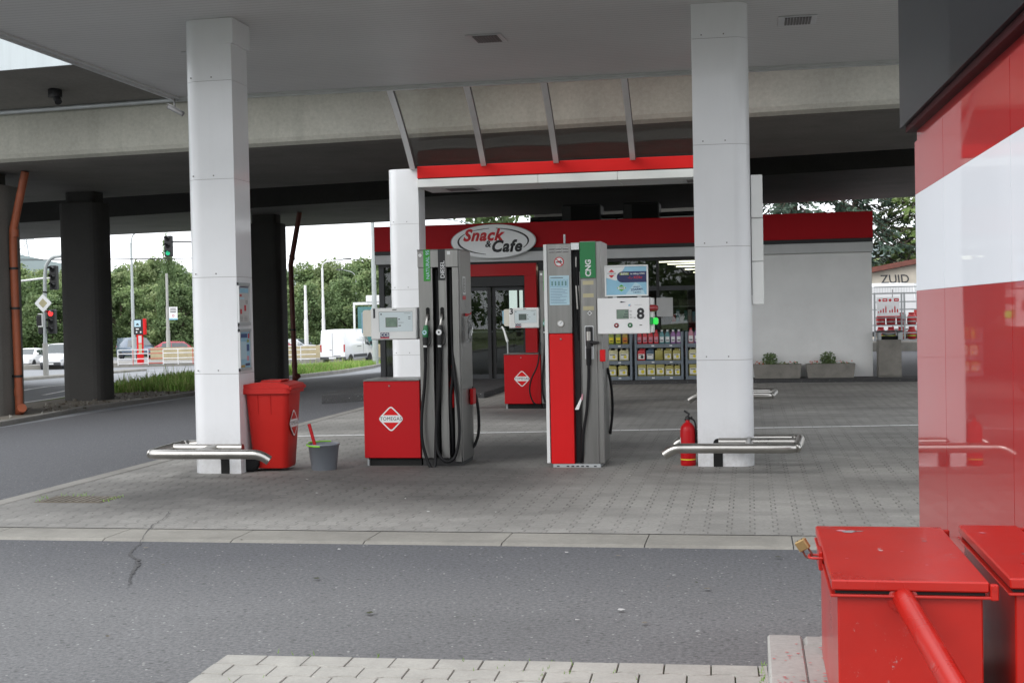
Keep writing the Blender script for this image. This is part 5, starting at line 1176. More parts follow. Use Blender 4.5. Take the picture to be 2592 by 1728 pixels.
downpipe('dark brown downpipe standing free by the farthest bridge pillar', [(-13.85, 38.5, -.42), (-13.85, 38.5, .10), (-13.9, 38.5, 3.20), (-13.84, 38.5, 3.50), (-13.50, 38.3, 4.79)], .078, 'brown_pipe', (1.2,))

# ------------------------------------------------------------------ vehicles
def car(label, loc, heading, paint, kind='hatch', group=None, name='parked_car', lw=1.0):
    # local: +x forward; sections (x, z bottom, z belt, z roof, half width sill, belt, roof)
    t = thing(name, label, 'van' if 'van' in name else 'car', loc, heading, group)
    if kind == 'van':
        S = [(-2.62, .45, 1.25, 2.32, .90, .93, .80), (-2.58, .40, 1.25, 2.42, .94, .96, .84), (-1.2, .36, 1.25, 2.45, .96, .98, .86), (.9, .36, 1.25, 2.44, .96, .98, .86), (1.25, .36, 1.25, 2.30, .96, .98, .80), (2.15, .36, 1.22, 1.32, .95, .96, .84), (2.60, .38, 1.0, 1.05, .88, .88, .78), (2.68, .45, .85, .88, .78, .80, .70)]; wh = (-1.72, 1.72); wr = .35; glassx = (.75, 2.0)
    elif kind == 'caddy':
        S = [(-2.18, .35, 1.0, 1.70, .80, .84, .70), (-2.12, .30, 1.0, 1.82, .84, .86, .73), (-.4, .28, 1.0, 1.86, .86, .88, .74), (.35, .28, 1.0, 1.83, .86, .88, .73), (1.28, .28, 1.0, 1.10, .86, .86, .74), (2.0, .30, .86, .92, .82, .80, .68), (2.16, .36, .66, .70, .74, .74, .64)]; wh = (-1.30, 1.36); wr = .31; glassx = (-.2, 1.1)
    else:
        S = [(-2.05, .36, .82, .90, .74, .78, .62), (-1.98, .30, .90, 1.05, .80, .82, .64), (-1.45, .26, .93, 1.42, .84, .85, .62), (-.2, .26, .92, 1.47, .85, .86, .64), (.35, .26, .91, 1.42, .85, .86, .63), (1.15, .26, .90, .96, .85, .85, .70), (1.85, .30, .74, .78, .80, .78, .62), (2.02, .36, .58, .62, .70, .70, .60)]; wh = (-1.25, 1.30); wr = .30; glassx = (-1.6, 1.0)
    mb = MB(); rows = []
    for (x, zb, zl, zr, ws, wl, wrf) in S:
        zm = zb+(zl-zb)*.45; rows.append([(x, -ws, zb), (x, -wl*1.01, zm), (x, -wl, zl), (x, -wrf, zr), (x, -wrf*.5, zr+.025), (x, wrf*.5, zr+.025), (x, wrf, zr), (x, wl, zl), (x, wl*1.01, zm), (x, ws, zb)])
    n = 10; mb.add([p for r in rows for p in r], [(i*n+j, i*n+(j+1) % n, (i+1)*n+(j+1) % n, (i+1)*n+j) for i in range(len(rows)-1) for j in range(n)], paint, True)
    mb.add(rows[0], [list(range(n))], paint); mb.add(rows[-1], [list(range(n-1, -1, -1))], paint); mb.build('body', t)
    def at(x, u, v, side):                                               # point on the upper side between belt (v=0) and roof (v=1)
        for a, b in zip(S, S[1:]):
            if a[0] <= x <= b[0]:
                q = (x-a[0])/(b[0]-a[0]); g = [a[k]+(b[k]-a[k])*q for k in range(7)]; w = g[5]+(g[6]-g[5])*v
                return (x, side*(w+.008), g[2]+(g[3]-g[2])*v)
    gx = {'van': [(.95, 1.30, 2.02)], 'caddy': [(-.15, .4, 1.12)], 'hatch': [(-1.75, -1.4, -.42), (-.36, .3, 1.02)]}[kind]
    for side in (-1, 1):
        for a, b, c in gx:
            g = MB(); xs_ = rng(a, c, .18); lo = [at(x, 0, .08, side) for x in xs_]; hi = [at(x, 0, .80, side) for x in xs_]
            g.add(lo+hi, [(k, k+1, len(xs_)+k+1, len(xs_)+k) for k in range(len(xs_)-1)], 'car_glass'); g.build('side_window', t)
    k = {'van': 4, 'caddy': 3, 'hatch': 4}[kind]; a, b = S[k], S[k+1]
    g = MB(); f = lambda s_, q, y: (s_[0]+(b[0]-a[0])*q*(1 if s_ is a else 0), y, s_[3]+(b[3]-a[3])*q*(1 if s_ is a else 0)+.034)
    g.add([f(a, .06, -a[6]*.90), f(a, .06, a[6]*.90), f(a, .93, b[6]*.98), f(a, .93, -b[6]*.98)], [(0, 1, 2, 3)], 'car_glass'); g.build('windscreen', t)
    if kind == 'hatch':
        a, b = S[2], S[1]; g = MB(); g.add([f(a, .06, -a[6]*.88), f(a, .06, a[6]*.88), f(a, .9, b[6]*.9), f(a, .9, -b[6]*.9)], [(0, 3, 2, 1)], 'car_glass'); g.build('rear_window', t)
    xf, xr = S[-1][0], S[0][0]
    g = MB(); g.box(xf-.22, xf+.02, -S[-1][4]-.03, S[-1][4]+.03, S[-1][1]-.06, S[-1][1]+.22, 'car_trim' if kind in ('caddy', 'van') else paint, .05); g.build('front_bumper', t)
    g = MB(); g.box(xr-.05, xr+.14, -S[0][4]-.05, S[0][4]+.05, S[0][1]-.08, S[0][1]+.12, 'car_trim' if kind in ('caddy', 'van') else paint, .03); g.build('rear_bumper', t)
    for side in (-1, 1):
        g = MB(); g.box(xf-.30, xf-.03, side*S[-1][5]-.13, side*S[-1][5]+.13, S[-1][2]-.02, S[-1][2]+.14, 'headlight', .05); g.build('headlight', t)
        g = MB(); z0 = S[0][2]-(.35 if kind == 'van' else .1); g.box(xr-.015, xr+.05, side*(S[0][5]-.05)-.055, side*(S[0][5]-.05)+.055, z0, z0+(.52 if kind == 'van' else .25), 'tail_red', .015); g.build('tail_light', t)
        g = MB(); g.box(gx[-1][2]-.28, gx[-1][2]-.16, side*(S[2][5]+.10)-.09, side*(S[2][5]+.10)+.09, S[2][2]+.05, S[2][2]+(.32 if kind == 'van' else .2), 'car_trim' if kind != 'hatch' else paint, .03); g.build('mirror', t)
        if kind in ('van', 'caddy'):
            g = MB(); g.box(wh[0]+.5, wh[1]-.5, side*S[2][4]-.03, side*S[2][4]+.03, S[2][1]+.12, S[2][1]+.34, 'car_trim', .01); g.build('side_strip', t)
    g = MB(); g.box(xf+.021, xf+.03, -.26, .26, S[-1][1]+.02, S[-1][1]+.13, 'paper'); g.box(xr-.062, xr-.051, -.26, .26, S[0][1]-.02+.0, S[0][1]+.09, 'paper'); g.build('licence_plate', t)
    if kind == 'van':
        g = MB(); g.box(xr-.008, xr+.004, -.012, .012, S[0][1]+.12, 2.2, 'grille'); g.box(xr-.014, xr+.002, .05, .22, 1.02, 1.06, 'car_trim'); g.box(xr-.012, xr+.002, -.60, -.06, .62, .66, 'car_trim'); g.build('rear_door_gap', t)
        g = MB()
        for s_ in (-1, 1): g.box(-.55, .15, s_*.985-.012, s_*.985+.012, 1.22, 1.26, 'car_trim'); g.box(.55, .565, s_*.985-.008, s_*.985+.008, .6, 2.2, 'grille')
        g.build('side_door_gap', t)
    if kind == 'caddy': g = MB(); g.box(xf-.14, xf-.02, -.42, .42, .66, .74, 'black', .01); g.build('grille', t)
    for x in wh:
        for side in (-1, 1):
            X = Matrix.Translation((x, side*(S[2][4]-.06), wr)) @ Matrix.Rotation(R(90), 4, 'X')
            g = MB(); g.lathe([(wr*.62, -.10), (wr*.95, -.10), (wr, -.07), (wr, .07), (wr*.95, .10), (wr*.62, .10)], 'rubber', 20, X=X); w = g.build('wheel', t)
            g = MB(); g.lathe([(0, -.085), (wr*.30, -.09), (wr*.62, -.075), (wr*.63, .075), (wr*.30, .09), (0, .085)], 'galv', 16, X=X); g.build('rim', w)
            g = MB(); g.lathe([(wr*1.12, -.092), (wr*1.12, .092)], 'car_trim', 20, X=X); g.lathe([(0, .0), (wr*1.12, .0)], 'black', 20, X=X); g.build('wheel_arch', t)
    return t
Z = lambda x, y: T(x, y)-.03
car('white panel van driving away on the road, seen from behind', (-28.3, 89.8, Z(-28.3, 89.8)), R(84), 'car_white', 'van', name='panel_van')
car('white small delivery van facing us beside the traffic signal post', (-50.9, 90.3, Z(-50.9, 90.3)), R(-80), 'car_white', 'caddy', name='delivery_van')
car('white car in the near lane half hidden by the nearest bridge pillar', (-26.05, 41.3, Z(-26.05, 41.3)), R(-68), 'car_white', 'hatch', name='car')
car('white car behind the small delivery van', (-55.6, 94.0, Z(-55.6, 94)), R(-80), 'car_white', 'hatch', name='car')
G_ = 'cars parked beyond the tram stop'
car('dark blue grey parked car behind the red tram stop post', (-52.7, 106.5, -1.8), R(-35), 'car_blue', 'caddy', G_)
car('red parked car behind the white railing', (-50.1, 107, -1.8), R(-160), 'car_red', 'hatch', G_)
car('white parked car partly hidden behind the left canopy column', (-45.4, 107, -1.8), R(-165), 'car_white', 'hatch', G_)
car('white parked car just left of the driving panel van', (-35.0, 107, -1.8), R(-150), 'car_white', 'hatch', G_)
car('silver parked car beside the plain white post', (-38.6, 108, -1.8), R(-10), 'car_silver', 'hatch', G_)
car('red parked car low behind the white railing near downpipe', (-40.8, 106.5, -1.8), R(-150), 'car_red', 'hatch', G_)
G2 = 'white vans parked beyond the gas cage'
car('white van beyond the gas bottle cage, showing its blank back', (5.15, 55.5, .0), R(98), 'car_white', 'van', G2, 'panel_van')
car('white van at right cut off by the kiosk wall edge', (7.25, 55.0, .0), R(98), 'car_white', 'van', G2, 'panel_van')

# ------------------------------------------------------------------ signals, posts, signs
def sig_head(t, x, y, z, lit, ax=-1, w=.30, n=3, s=1.0):
    mb = MB(); mb.box(x-w/2, x+w/2, y-.12, y+.12, z, z+n*.32*s, 'black', .03); h = mb.build('signal_head', t)
    for k in range(n):
        zz = z+n*.32*s-.16*s-k*.32*s; m_ = {'r0': 'sig_red', 'g2': 'sig_green'}.get(lit+str(k), 'dark_gap')
        mb = MB(); mb.lathe([(.105*s, 0), (.08*s, .02), (0, .03)], m_, 16, X=Matrix.Translation((x, y-.121, zz)) @ FRONT); mb.build('lens', h)
        mb = MB(); a = [R(20+k2*14) for k2 in range(11)]; vs = [(x+.125*s*math.cos(q), yy, zz+.125*s*math.sin(q)) for yy in (y-.13, y-.32) for q in a]; mb.add(vs, [(i, i+1, 12+i, 11+i) for i in range(10)], 'black'); mb.build('visor', h)
zb = T(-27.4, 47.5)
t = thing('traffic_signal', 'traffic signal post with curved arm, red light and yellow diamond sign', 'traffic signal', (-27.4, 47.5, zb+.08))
q = lambda z: z-zb-.08
mb = MB(); mb.tube([(0, 0, 0), (0, 0, q(.75))], .11, 'conc_post', 12); mb.tube([(0, 0, q(.75)), (.04, 0, q(2.75))], .075, 'lamp_post', 12); mb.tube([(.04, 0, q(2.74)), (.05, 0, q(2.8))], .085, 'black', 12); mb.tube(smooth_path([(.05, 0, q(2.8)), (.07, 0, q(3.4)), (.16, 0, q(3.85)), (.42, 0, q(4.12)), (.85, 0, q(4.18)), (2.5, 0, q(4.35))], 6), .07, 'lamp_post', 12); mb.build('post', t)
mb = MB(); mb.tube([(.05, .0, q(3.32)), (-2.2, 0, q(3.12))], .04, 'rail_white', 8); mb.tube([(.05, 0, q(3.30)), (.34, 0, q(3.33))], .03, 'rail_white', 8); mb.build('cross_arm', t)
sig_head(t, .33, 0, q(1.12), 'r'); sig_head(t, .40, .1, q(2.85), 'n')
mb = MB(); mb.box(-.28, -.06, -.05, .25, q(1.12), q(1.38), 'black', .03); mb.box(-.34, -.10, -.04, .22, q(1.42), q(1.85), 'black', .02); mb.build('signal_head', t)
mb = MB()
for b in ((-.08, -.04, q(1.40), q(1.93)), (-.24, -.082, q(1.40), q(1.44)), (-.24, -.082, q(1.89), q(1.93))): mb.box(b[0], b[1], -.08, -.06, b[2], b[3], 'paper')
mb.build('signal_border', t)
mb = MB(); X = Matrix.Translation((.02, -.10, q(2.33))) @ FRONT; k = .38
mb.prism(rpoly([(k, 0), (0, k), (-k, 0), (0, -k)], .06), 0, .02, 'galv', X=X); flat(mb, rpoly([(k*.95, 0), (0, k*.95), (-k*.95, 0), (0, -k*.95)], .05), .022, 'paper', X); flat(mb, rpoly([(k*.5, 0), (0, k*.5), (-k*.5, 0), (0, -k*.5)], .03), .024, 'gold_tape', X); mb.build('priority_sign', t)
def push(o, k):                                                        # move a built thing farther from the road, keeping its proportions
    o.location = (o.location.x*k, o.location.y*k, 1.6+(o.location.z-1.6)*k); o.scale = (k, k, k)
push(t, 1.18)
t = thing('hanging_signal', 'green traffic signal hanging on a thin arm above the road', 'traffic signal', (-27.9, 60, T(-27.9, 60)))
q2 = lambda z: z-T(-27.9, 60)
sig_head(t, 0, 0, q2(4.66), 'g', s=1.06, w=.38)
mb = MB(); mb.tube([(.15, .05, q2(5.38)), (3.6, .05, q2(5.25))], .035, 'black', 8); mb.build('arm', t)
mb = MB(); mb.tube([(3.6, .05, -.2), (3.6, .05, q2(5.6))], .09, 'lamp_post', 10); mb.build('post', t)
def lamp_post(label, x, y, zt, zb, pts, r=.09, head=True, knees=(.35, .62), m_='lamp_post', group='lamp posts along the road', name='street_lamp'):
    t = thing(name, label, 'street lamp' if head else 'post', (x, y, zb), 0, group); H = zt-zb; mb = MB()
    mb.tube([(0, 0, -.3), (0, 0, H*knees[0])], r, m_, 10); mb.tube([(0, 0, H*knees[0]), (0, 0, H*knees[1])], r*.8, m_, 10); mb.tube([(0, 0, H*knees[1]), (0, 0, H)], r*.62, m_, 10); mb.build('post', t)
    if head:
        P_ = [(0, 0, H)]+[(a, 0, b-zb) for a, b in pts]; mb = MB(); mb.tube(smooth_path(P_, 5), r*.36, m_, 8); mb.build('arm', t)
        e = P_[-1]; s_ = 1 if e[0] > 0 else -1; mb = MB(); mb.add([(e[0], -.1, e[2]-.03), (e[0]+s_*.75, -.16, e[2]+.0), (e[0]+s_*.75, .16, e[2]), (e[0], .1, e[2]-.03), (e[0], -.08, e[2]+.06), (e[0]+s_*.7, -.08, e[2]+.12), (e[0]+s_*.7, .08, e[2]+.12), (e[0], .08, e[2]+.06)], [(0, 1, 2, 3), (4, 7, 6, 5), (0, 4, 5, 1), (1, 5, 6, 2), (2, 6, 7, 3), (3, 7, 4, 0)], 'charcoal'); mb.build('lamp_head', t)
    return t
lamp_post('grey street lamp rising behind the red tram stop post', -47.3, 95, 7.6, -1.8, [(.15, 8.15), (.6, 8.45), (1.6, 8.6)], .16)
lamp_post('plain concrete post carrying the white notice board', -46.75, 100, 5.34, -1.8, [], .17, False, m_='conc_post', group='plain white posts', name='post')
lamp_post('plain white post left of the driving van', -35.63, 102, 4.15, -.9, [], .17, False, (.45, .75), 'rail_white', 'plain white posts', 'post')
lamp_post('slim white street lamp with long arm above the driving van', -35.15, 105, 5.6, -.9, [(.12, 6.0), (.6, 6.18), (1.8, 6.3)], .15, m_='rail_white')
lamp_post('tall grey lamp post beside the left end of the shop', -21.54, 73.7, 8.6, -1.35, [(.4, 9.3), (2.4, 9.5)], .17)
lamp_post('street lamp whose arm shows above the shop roof', -14.2, 70, 5.9, -.3, [(-.5, 6.4), (-1.4, 6.65), (-2.3, 6.82)], .10)
lamp_post('distant street lamp over the trees by the dark downpipe', -36.2, 118, 5.0, -.9, [(-.3, 5.6), (-1.2, 5.9)], .10)
t = thing('notice_board', 'white notice board with lines of text fixed to the concrete post', 'sign', (-46.55, 99.85, 1.55)); P('board', t, (0, .72, 0, .04, 0, 1.05, 'paper')); P('lower_band', t, (0, .72, -.012, -.002, .0, .12, 'sky_blue'))
mb = MB()
for z, w in ((.88, .5), (.74, .56), (.60, .5)): mb.box(.36-w/2, .36+w/2, -.012, -.002, z, z+.06, 'ink')
disc(mb, (.36, .33), .11, .003, 'bt_pink', FRONT, 14, .05); mb.build('print', t)
# tram stop post
t = thing('tram_stop_post', 'red and black tram stop post with pale square pictogram behind the railing', 'stop post', (-43.3, 88, -1.62))
P('pillar', t, (-.24, .22, -.1, .1, 0, 2.16, 'red_bright', .02)); hd = P('head', t, (-.42, .42, -.13, .13, 2.16, 3.28, 'black', .02)); P('edge', hd, (.30, .46, -.15, .13, 2.14, 3.30, 'red_bright', .02)); P('pictogram', hd, (-.36, .14, -.15, -.132, 2.72, 3.20, 'pale_blue'))
P('timetable', t, (-.08, .16, -.115, -.102, 1.55, 2.08, 'paper_dim'), (-.08, .16, -.115, -.102, .75, 1.48, 'gold_tape'))
mb = MB(); X = Matrix.Translation((0, -.135, 0)) @ FRONT; flat(mb, [(-.25, 2.52), (-.02, 2.52), (-.02, 2.60), (-.25, 2.60)], 0, 'paper', X); disc(mb, (-.20, 2.34), .06, 0, 'paper', X, 12); disc(mb, (.12, 2.34), .06, 0, 'paper', X, 12); flat(mb, [(-.22, 2.84), (0, 2.84), (0, 2.90), (-.08, 2.97), (-.14, 2.97), (-.22, 2.90)], .02, 'ink', X); mb.build('symbol', hd)
# railing
t = thing('platform_railing', 'white and red tubular railing along the tram stop platform', 'railing', (0, 0, 0))
pts = [(-44.4, 86.7), (-38.5, 88.8), (-31.5, 92.2)]; L_ = 0; k = 0
for a, b in zip(pts, pts[1:]):
    a, b = Vector(a), Vector(b); n = round((b-a).length/1.05)
    for i in range(n):
        p, q_ = a.lerp(b, i/n), a.lerp(b, (i+1)/n); z = -1.64; k += 1; red = k % 7 == 3; mb = MB()
        mb.tube([(p.x, p.y, z), (p.x, p.y, z+1.12)], .032, 'rail_red' if k % 4 == 2 else 'rail_white', 8)
        for h in (1.10, .82, .45, .12): mb.tube([(p.x, p.y, z+h), (q_.x, q_.y, z+h)], .030, 'rail_red' if red else 'rail_white', 8)
        mb.build('bay', t)
t = thing('retaining_wall', 'low beige retaining wall behind the road and the van', 'wall', (0, 0, 0)); mb = MB()
for i in range(16): mb.box(-48+i*1.6, -46.41+i*1.6, 99.3, 99.75, -2.1, -.70, 'beige_wall')
mb.build('wall', t)
# stop shelter
t = thing('shelter', 'glass shelter with white frame and teal panes behind the van', 'shelter', (-29.6, 95.5, -1.9))
P('frame', t, (0, .14, 0, .14, 0, 4.3, 'soft_white'), (0, 2.4, 0, .14, 4.3, 4.5, 'soft_white'), (2.3, 2.44, 0, .14, 0, 4.3, 'soft_white')); P('roof_box', t, (1.05, 2.9, -.1, .5, 4.5, 5.0, 'soft_white', .03)); P('pane', t, (.35, 1.5, .05, .08, .6, 4.15, 'teal_glass'))
# overhead wires
for k, (a, b) in enumerate((((-70, 85, 6.6), (-20, 96, 5.6)), ((-70, 60, 5.2), (-24, 62, 4.6)))):
    t = thing('overhead_wire', ('upper' if k == 0 else 'lower')+' thin tram wire crossing the sky at left', 'wire', a); o = Vector(a); mb = MB(); mb.tube([Vector(a)-o, Vector(b)-o], .018, 'black', 5); mb.build('wire', t)
t = thing('pylon', 'faint lattice pylon on the far hill at left', 'pylon', (-176, 296, 13)); mb = MB()
for s_ in (-1, 1):
    mb.tube([(s_*2.2, 0, 0), (s_*.3, 0, 14)], .16, 'galv', 5)
    for z in (9, 11.5, 13.5): mb.tube([(0, 0, z), (s_*3, 0, z)], .12, 'galv', 5)
for i in range(7): mb.tube([((-1)**i*(2.2-i*.27), 0, i*2), ((-1)**(i+1)*(2.2-(i+1)*.27), 0, i*2+2)], .1, 'galv', 5)
mb.build('lattice', t)

# ------------------------------------------------------------------ right background
t = thing('gas_bottle_cage', 'grey wire cage full of red gas bottles on a concrete base', 'cage', (3.68, 40.5, .52))
mb = MB()
for x in (0, .78, .86, 2.3): mb.box(x, x+.05, 0, .05, 0, 1.45, 'galv')
for z in (0, .22, .45, .68, .92, 1.15, 1.41): mb.box(0, 2.35, .01, .04, z, z+.035, 'galv')
for x in (0, 2.3): mb.box(x, x+.05, 1.2, 1.25, 0, 1.45, 'galv'); [mb.box(x+.01, x+.04, .05, 1.2, z, z+.03, 'galv') for z in (0, .45, .92, 1.41)]
for z in (0, .45, .92, 1.41): mb.box(0, 2.35, 1.21, 1.24, z, z+.035, 'galv')
mb.build('frame', t)
mb = MB()
for k in range(30): mb.box(.02+k*.078, .026+k*.078, .005, .012, 1.42, 1.62, 'galv')
mb.box(0, 2.35, .0, .02, 1.60, 1.63, 'galv'); mb.build('top_mesh', t); P('lock_box', t, (.80, .92, -.04, .0, .66, .80, 'galv'))
mb = MB(); mb.box(3.6, 6.2, 40.3, 41.9, -.1, .50, 'conc_kerb', .02); mb.build('cage_base', kind='structure')
gi = 0
for r_, z in enumerate((.56, .985)):
    for i in range(7):
        b = thing('gas_bottle', 'red gas bottle, %s in the %s row of the cage' % (nth(i), ('lower', 'upper')[r_]), 'gas bottle', (3.90+i*.30, 40.78, z), 0, 'red gas bottles in the cage'); mb = MB(); mb.lathe([(.10, 0), (.125, .03), (.135, .08), (.135, .24), (.10, .31), (.04, .33)], 'gas_red', 14); mb.build('cylinder', b)
        mb = MB(); mb.lathe([(.09, .31), (.09, .38)], 'gas_red', 12); mb.lathe([(.02, .33), (.02, .37)], 'brass', 8); mb.build('collar', b)
        mb = MB(); mb.lathe([(.136, .09), (.136, .13)], 'gas_lime' if r_ == 0 else 'paper_dim', 14); mb.build('band', b)
t = thing('price_poster', 'white poster with red gas bottle pictures fixed to the cage', 'poster', (3.76, 40.46, 1.27)); P('board', t, (0, .66, 0, .015, 0, .56, 'paper')); mb = MB(); X = Matrix.Translation((0, -.002, 0)) @ FRONT
for x, h in ((.05, .04), (.12, .10), (.19, .14), (.265, .22), (.38, .08), (.45, .12), (.525, .22), (.60, .12)): flat(mb, [(x-.018, .10), (x+.018, .10), (x+.018, .10+h*.7), (x, .10+h), (x-.018, .10+h*.7)], 0, 'ink_red', X)
for x, c_ in ((.09, .035), (.39, .035)): flat(mb, [(x-.05, .47), (x, .42), (x+.05, .47), (x, .52)], 0, 'ink_red', X)
for x in (.17, .50): flat(mb, rrect(x, x+.14, .43, .52, .02), 0, 'ink_red', X); flat(mb, [(x+.03, .465), (x+.11, .465), (x+.11, .49), (x+.03, .49)], .001, 'paper', X)
flat(mb, [(0, -.03), (.66, -.03), (.66, .0), (0, .0)], 0, 'ink_red', X); mb.build('print', t)
for o in list(col.objects):
    if o.parent is None and o.name.split('.')[0] in ('gas_bottle', 'gas_bottle_cage', 'price_poster', 'cage_base'): push(o, 1.16)
t = thing('gable_house', 'cream gabled building with brown roof and black graffiti behind the vans', 'building', (5.2, 64, -.5))
mb = MB(); mb.prism([(-4, 0), (14, 0), (14, 5.1), (9, 5.1), (-4, 2.85)], 0, 8, 'cream_wall', 'y'); mb.build('wall', t)
mb = MB(); mb.prism([(-4.4, 2.80), (9, 5.12), (9, 5.36), (-4.4, 3.04)], -.35, 8.2, 'roof_tile', 'y'); mb.build('roof', t)
text('graffiti', 'ZUID', .56, (1.62, -.02, 3.30), 'ink_soft', t, bold=.008, shear=-.1, sx=1.0)
t = thing('rear_shed', 'low dark roofed shed behind the gable building', 'building', (2.5, 76, -1.5)); P('wall', t, (0, 7, 0, 5, 0, 3.9, 'cream_wall')); mb = MB(); mb.prism([(-.3, 3.9), (7.3, 3.9), (4.0, 5.0), (3.0, 5.0)], -.3, 5.3, 'roof_tile', 'y'); mb.build('roof', t)

def noise_ok(x, y): return math.sin(x*5.1)+math.sin(y*7.3+x*2) > .3
# ------------------------------------------------------------------ cracks, drain, litter on the ground
mb = MB(); P_ = [(-4.72, 10.05), (-4.60, 9.6), (-4.53, 9.29), (-4.36, 8.80), (-4.26, 8.5), (-4.20, 8.29), (-4.02, 8.05), (-3.93, 7.85), (-3.84, 7.6), (-3.71, 7.29)]
pp_ = smooth_path([(x, y, 0) for x, y in P_], 6); n_ = len(pp_)
ed = []
for k, p in enumerate(pp_):
    u = k/(n_-1); w_ = .8*(.004+.014*max(0, min(1, (u-.35)*3))*(1-max(0, u-.75)*3.4))*rnd.uniform(.5, 1.5); x = p.x+rnd.gauss(0, .008)
    ed.append((x-w_, x+w_*rnd.uniform(.6, 1.3), p.y, .0165 if p.y > 8.72 else .005))
for a, b in zip(ed, ed[1:]): mb.add([(a[0], a[2], a[3]), (a[1], a[2], a[3]), (b[1], b[2], b[3]), (b[0], b[2], b[3])], [(0, 3, 2, 1)], 'crack')
mb.build('asphalt_crack', kind='structure')
t = thing('drain_cover', 'sunken rusty drain cover with weeds in the paving at left', 'drain cover', (-5.92, 10.75, 0)); mb = MB(); mb.box(-.32, .32, -.20, .20, -.02, .012, 'soil', .004); mb.build('frame', t)
mb = MB()
for k in range(9): mb.box(-.28+k*.065, -.245+k*.065, -.16, .16, .0125, .016, 'gravel')
mb.build('grate', t); mb = MB()
for k in range(45):
    x, y = rnd.choice([(rnd.gauss(-.12, .08), rnd.gauss(.21, .03)), (rnd.gauss(.32, .03), rnd.uniform(-.15, .2)), (rnd.gauss(-.33, .03), rnd.uniform(-.2, .1))]); h = rnd.uniform(.01, .045); mb.add([(x-.004, y, .01), (x+.004, y, .01), (x+rnd.gauss(0, .02), y+rnd.gauss(0, .02), .01+h)], [(0, 1, 2)], 'grass_a')
mb.build('weeds', t)
mb = MB()
for k in range(60):
    x, y = rnd.uniform(-6, .2), rnd.uniform(6, 12.5); r = rnd.uniform(.006, .02); z = .022 if y > 9.2 else .014
    mb.add([(x+r*math.cos(a)*rnd.uniform(.6, 1.4), y+r*math.sin(a)*rnd.uniform(.6, 1.4), z+rnd.uniform(0, .004)) for a in [R(72*q_) for q_ in range(5)]], [list(range(5))], rnd.choice(['soil', 'gravel', 'paper_dim', 'moss']))
mb.build('ground_litter', kind='stuff', label='scattered leaf bits and grit on the asphalt and paving', cat='litter')
mb = MB()
for k in range(260):                                                   # weeds in the near paving joints and along the plinth
    if k < 90: x, y = .035+rnd.gauss(0, .006), rnd.uniform(4.6, 5.9)
    else: x = -2.44+.205*rnd.randint(1, 12)+rnd.gauss(0, .01)+(.1 if rnd.random() < .5 else 0); y = rnd.uniform(5.0, 5.85)
    if k >= 90 and noise_ok(x, y) is False: continue
    h = rnd.uniform(.004, .018); mb.add([(x-.003, y, .012), (x+.003, y, .012), (x+rnd.gauss(0, .008), y+rnd.gauss(0, .008), .022+h)], [(0, 1, 2)], 'grass_a')
mb.build('joint_weeds', kind='stuff', label='tiny weeds in the joints of the near paving stones', cat='weeds')

# ------------------------------------------------------------------ trees
def leaf_mesh(seed, clumps, n, size, mats, w):
    r = random.Random(seed); mb = MB()
    for _ in range(n):
        c, rad = r.choices(clumps, [k[1]**2 for k in clumps])[0]
        a, b = r.uniform(0, 6.283), r.uniform(-1, 1); q = r.random()**.45*r.choice((1, 1, 1.12)); rr = math.sqrt(1-b*b)
        p = Vector((c[0]+rad*q*rr*math.cos(a), c[1]+rad*q*rr*math.sin(a), c[2]+rad*.8*q*b))
        u = Vector((r.gauss(0, 1), r.gauss(0, 1), r.gauss(0, .7))).normalized(); v = u.orthogonal().normalized(); v.rotate(Matrix.Rotation(r.uniform(0, 6.28), 3, u)); k = size*r.uniform(.6, 1.4)
        h = (b*q+1)/2; m_ = mats[2] if h > .72 and r.random() < .6 else (mats[1] if h < .4 or r.random() < .3 else mats[0])
        mb.add([p-u*k, p+v*k*.6+u*k*.1, p+u*k, p-v*k*.6-u*k*.1], [(0, 1, 2, 3)], m_)
    return mb
def broadleaf(seed, mats, H=9.0, W_=3.2, n=5200, size=.20):
    r = random.Random(seed); cl = []
    for i in range(34):
        z = r.uniform(.12, 1.0)*H; wz = W_*(math.sin(math.pi*min(1, (z/H)*.82+.16))**.7); a = r.uniform(0, 6.28); q = r.random()**.5*wz*.8
        cl.append(((q*math.cos(a), q*math.sin(a), min(z, H*.93)), r.uniform(.5, 1.7)*H/9))
    cl.append(((0, 0, H*.9), .8*H/9))
    t = thing('tree', 'x', 'tree'); cr = leaf_mesh(seed+1, cl, n, size, mats, 0).build('crown', t)
    mb = MB(); mb.tube([(0, 0, -.4), (.05, 0, H*.3), (.0, .1, H*.7)], [.2, .15, .05], 'bark', 8)
    for i in range(5):
        a = r.uniform(0, 6.28); z = r.uniform(.25, .55)*H; mb.tube([(0, 0, z), (W_*.35*math.cos(a), W_*.35*math.sin(a), z+H*.12), (W_*.6*math.cos(a), W_*.6*math.sin(a), z+H*.24)], [.09, .06, .02], 'bark', 6)
    mb.build('trunk', t); return t
protos = [broadleaf(11, ('leaf_a', 'leaf_b', 'leaf_c')), broadleaf(12, ('leaf_b', 'leaf_b', 'leaf_a')), broadleaf(13, ('leaf_c', 'leaf_a', 'leaf_c')), broadleaf(14, ('leaf_a', 'leaf_b', 'leaf_a'), 9, 3.8)]
used = set()
def hill(x, y):
    # wooded bank: rises behind the car park, higher towards the right
    k = max(0, y-112); s_ = min(1, max(0, (x+44)/22)); return -1.8+min(k, 60)*(.03+.13*s_)
def plant(i, x, y, z, s, label, group, sz=None):
    o = protos[i] if i not in used else copy_tree(protos[i]); used.add(i)
    o.location = (x, y, z); o.scale = (s, s, sz or s); o.rotation_euler = (0, 0, rnd.uniform(0, 6.28)); o['label'] = label; o['group'] = group; return o
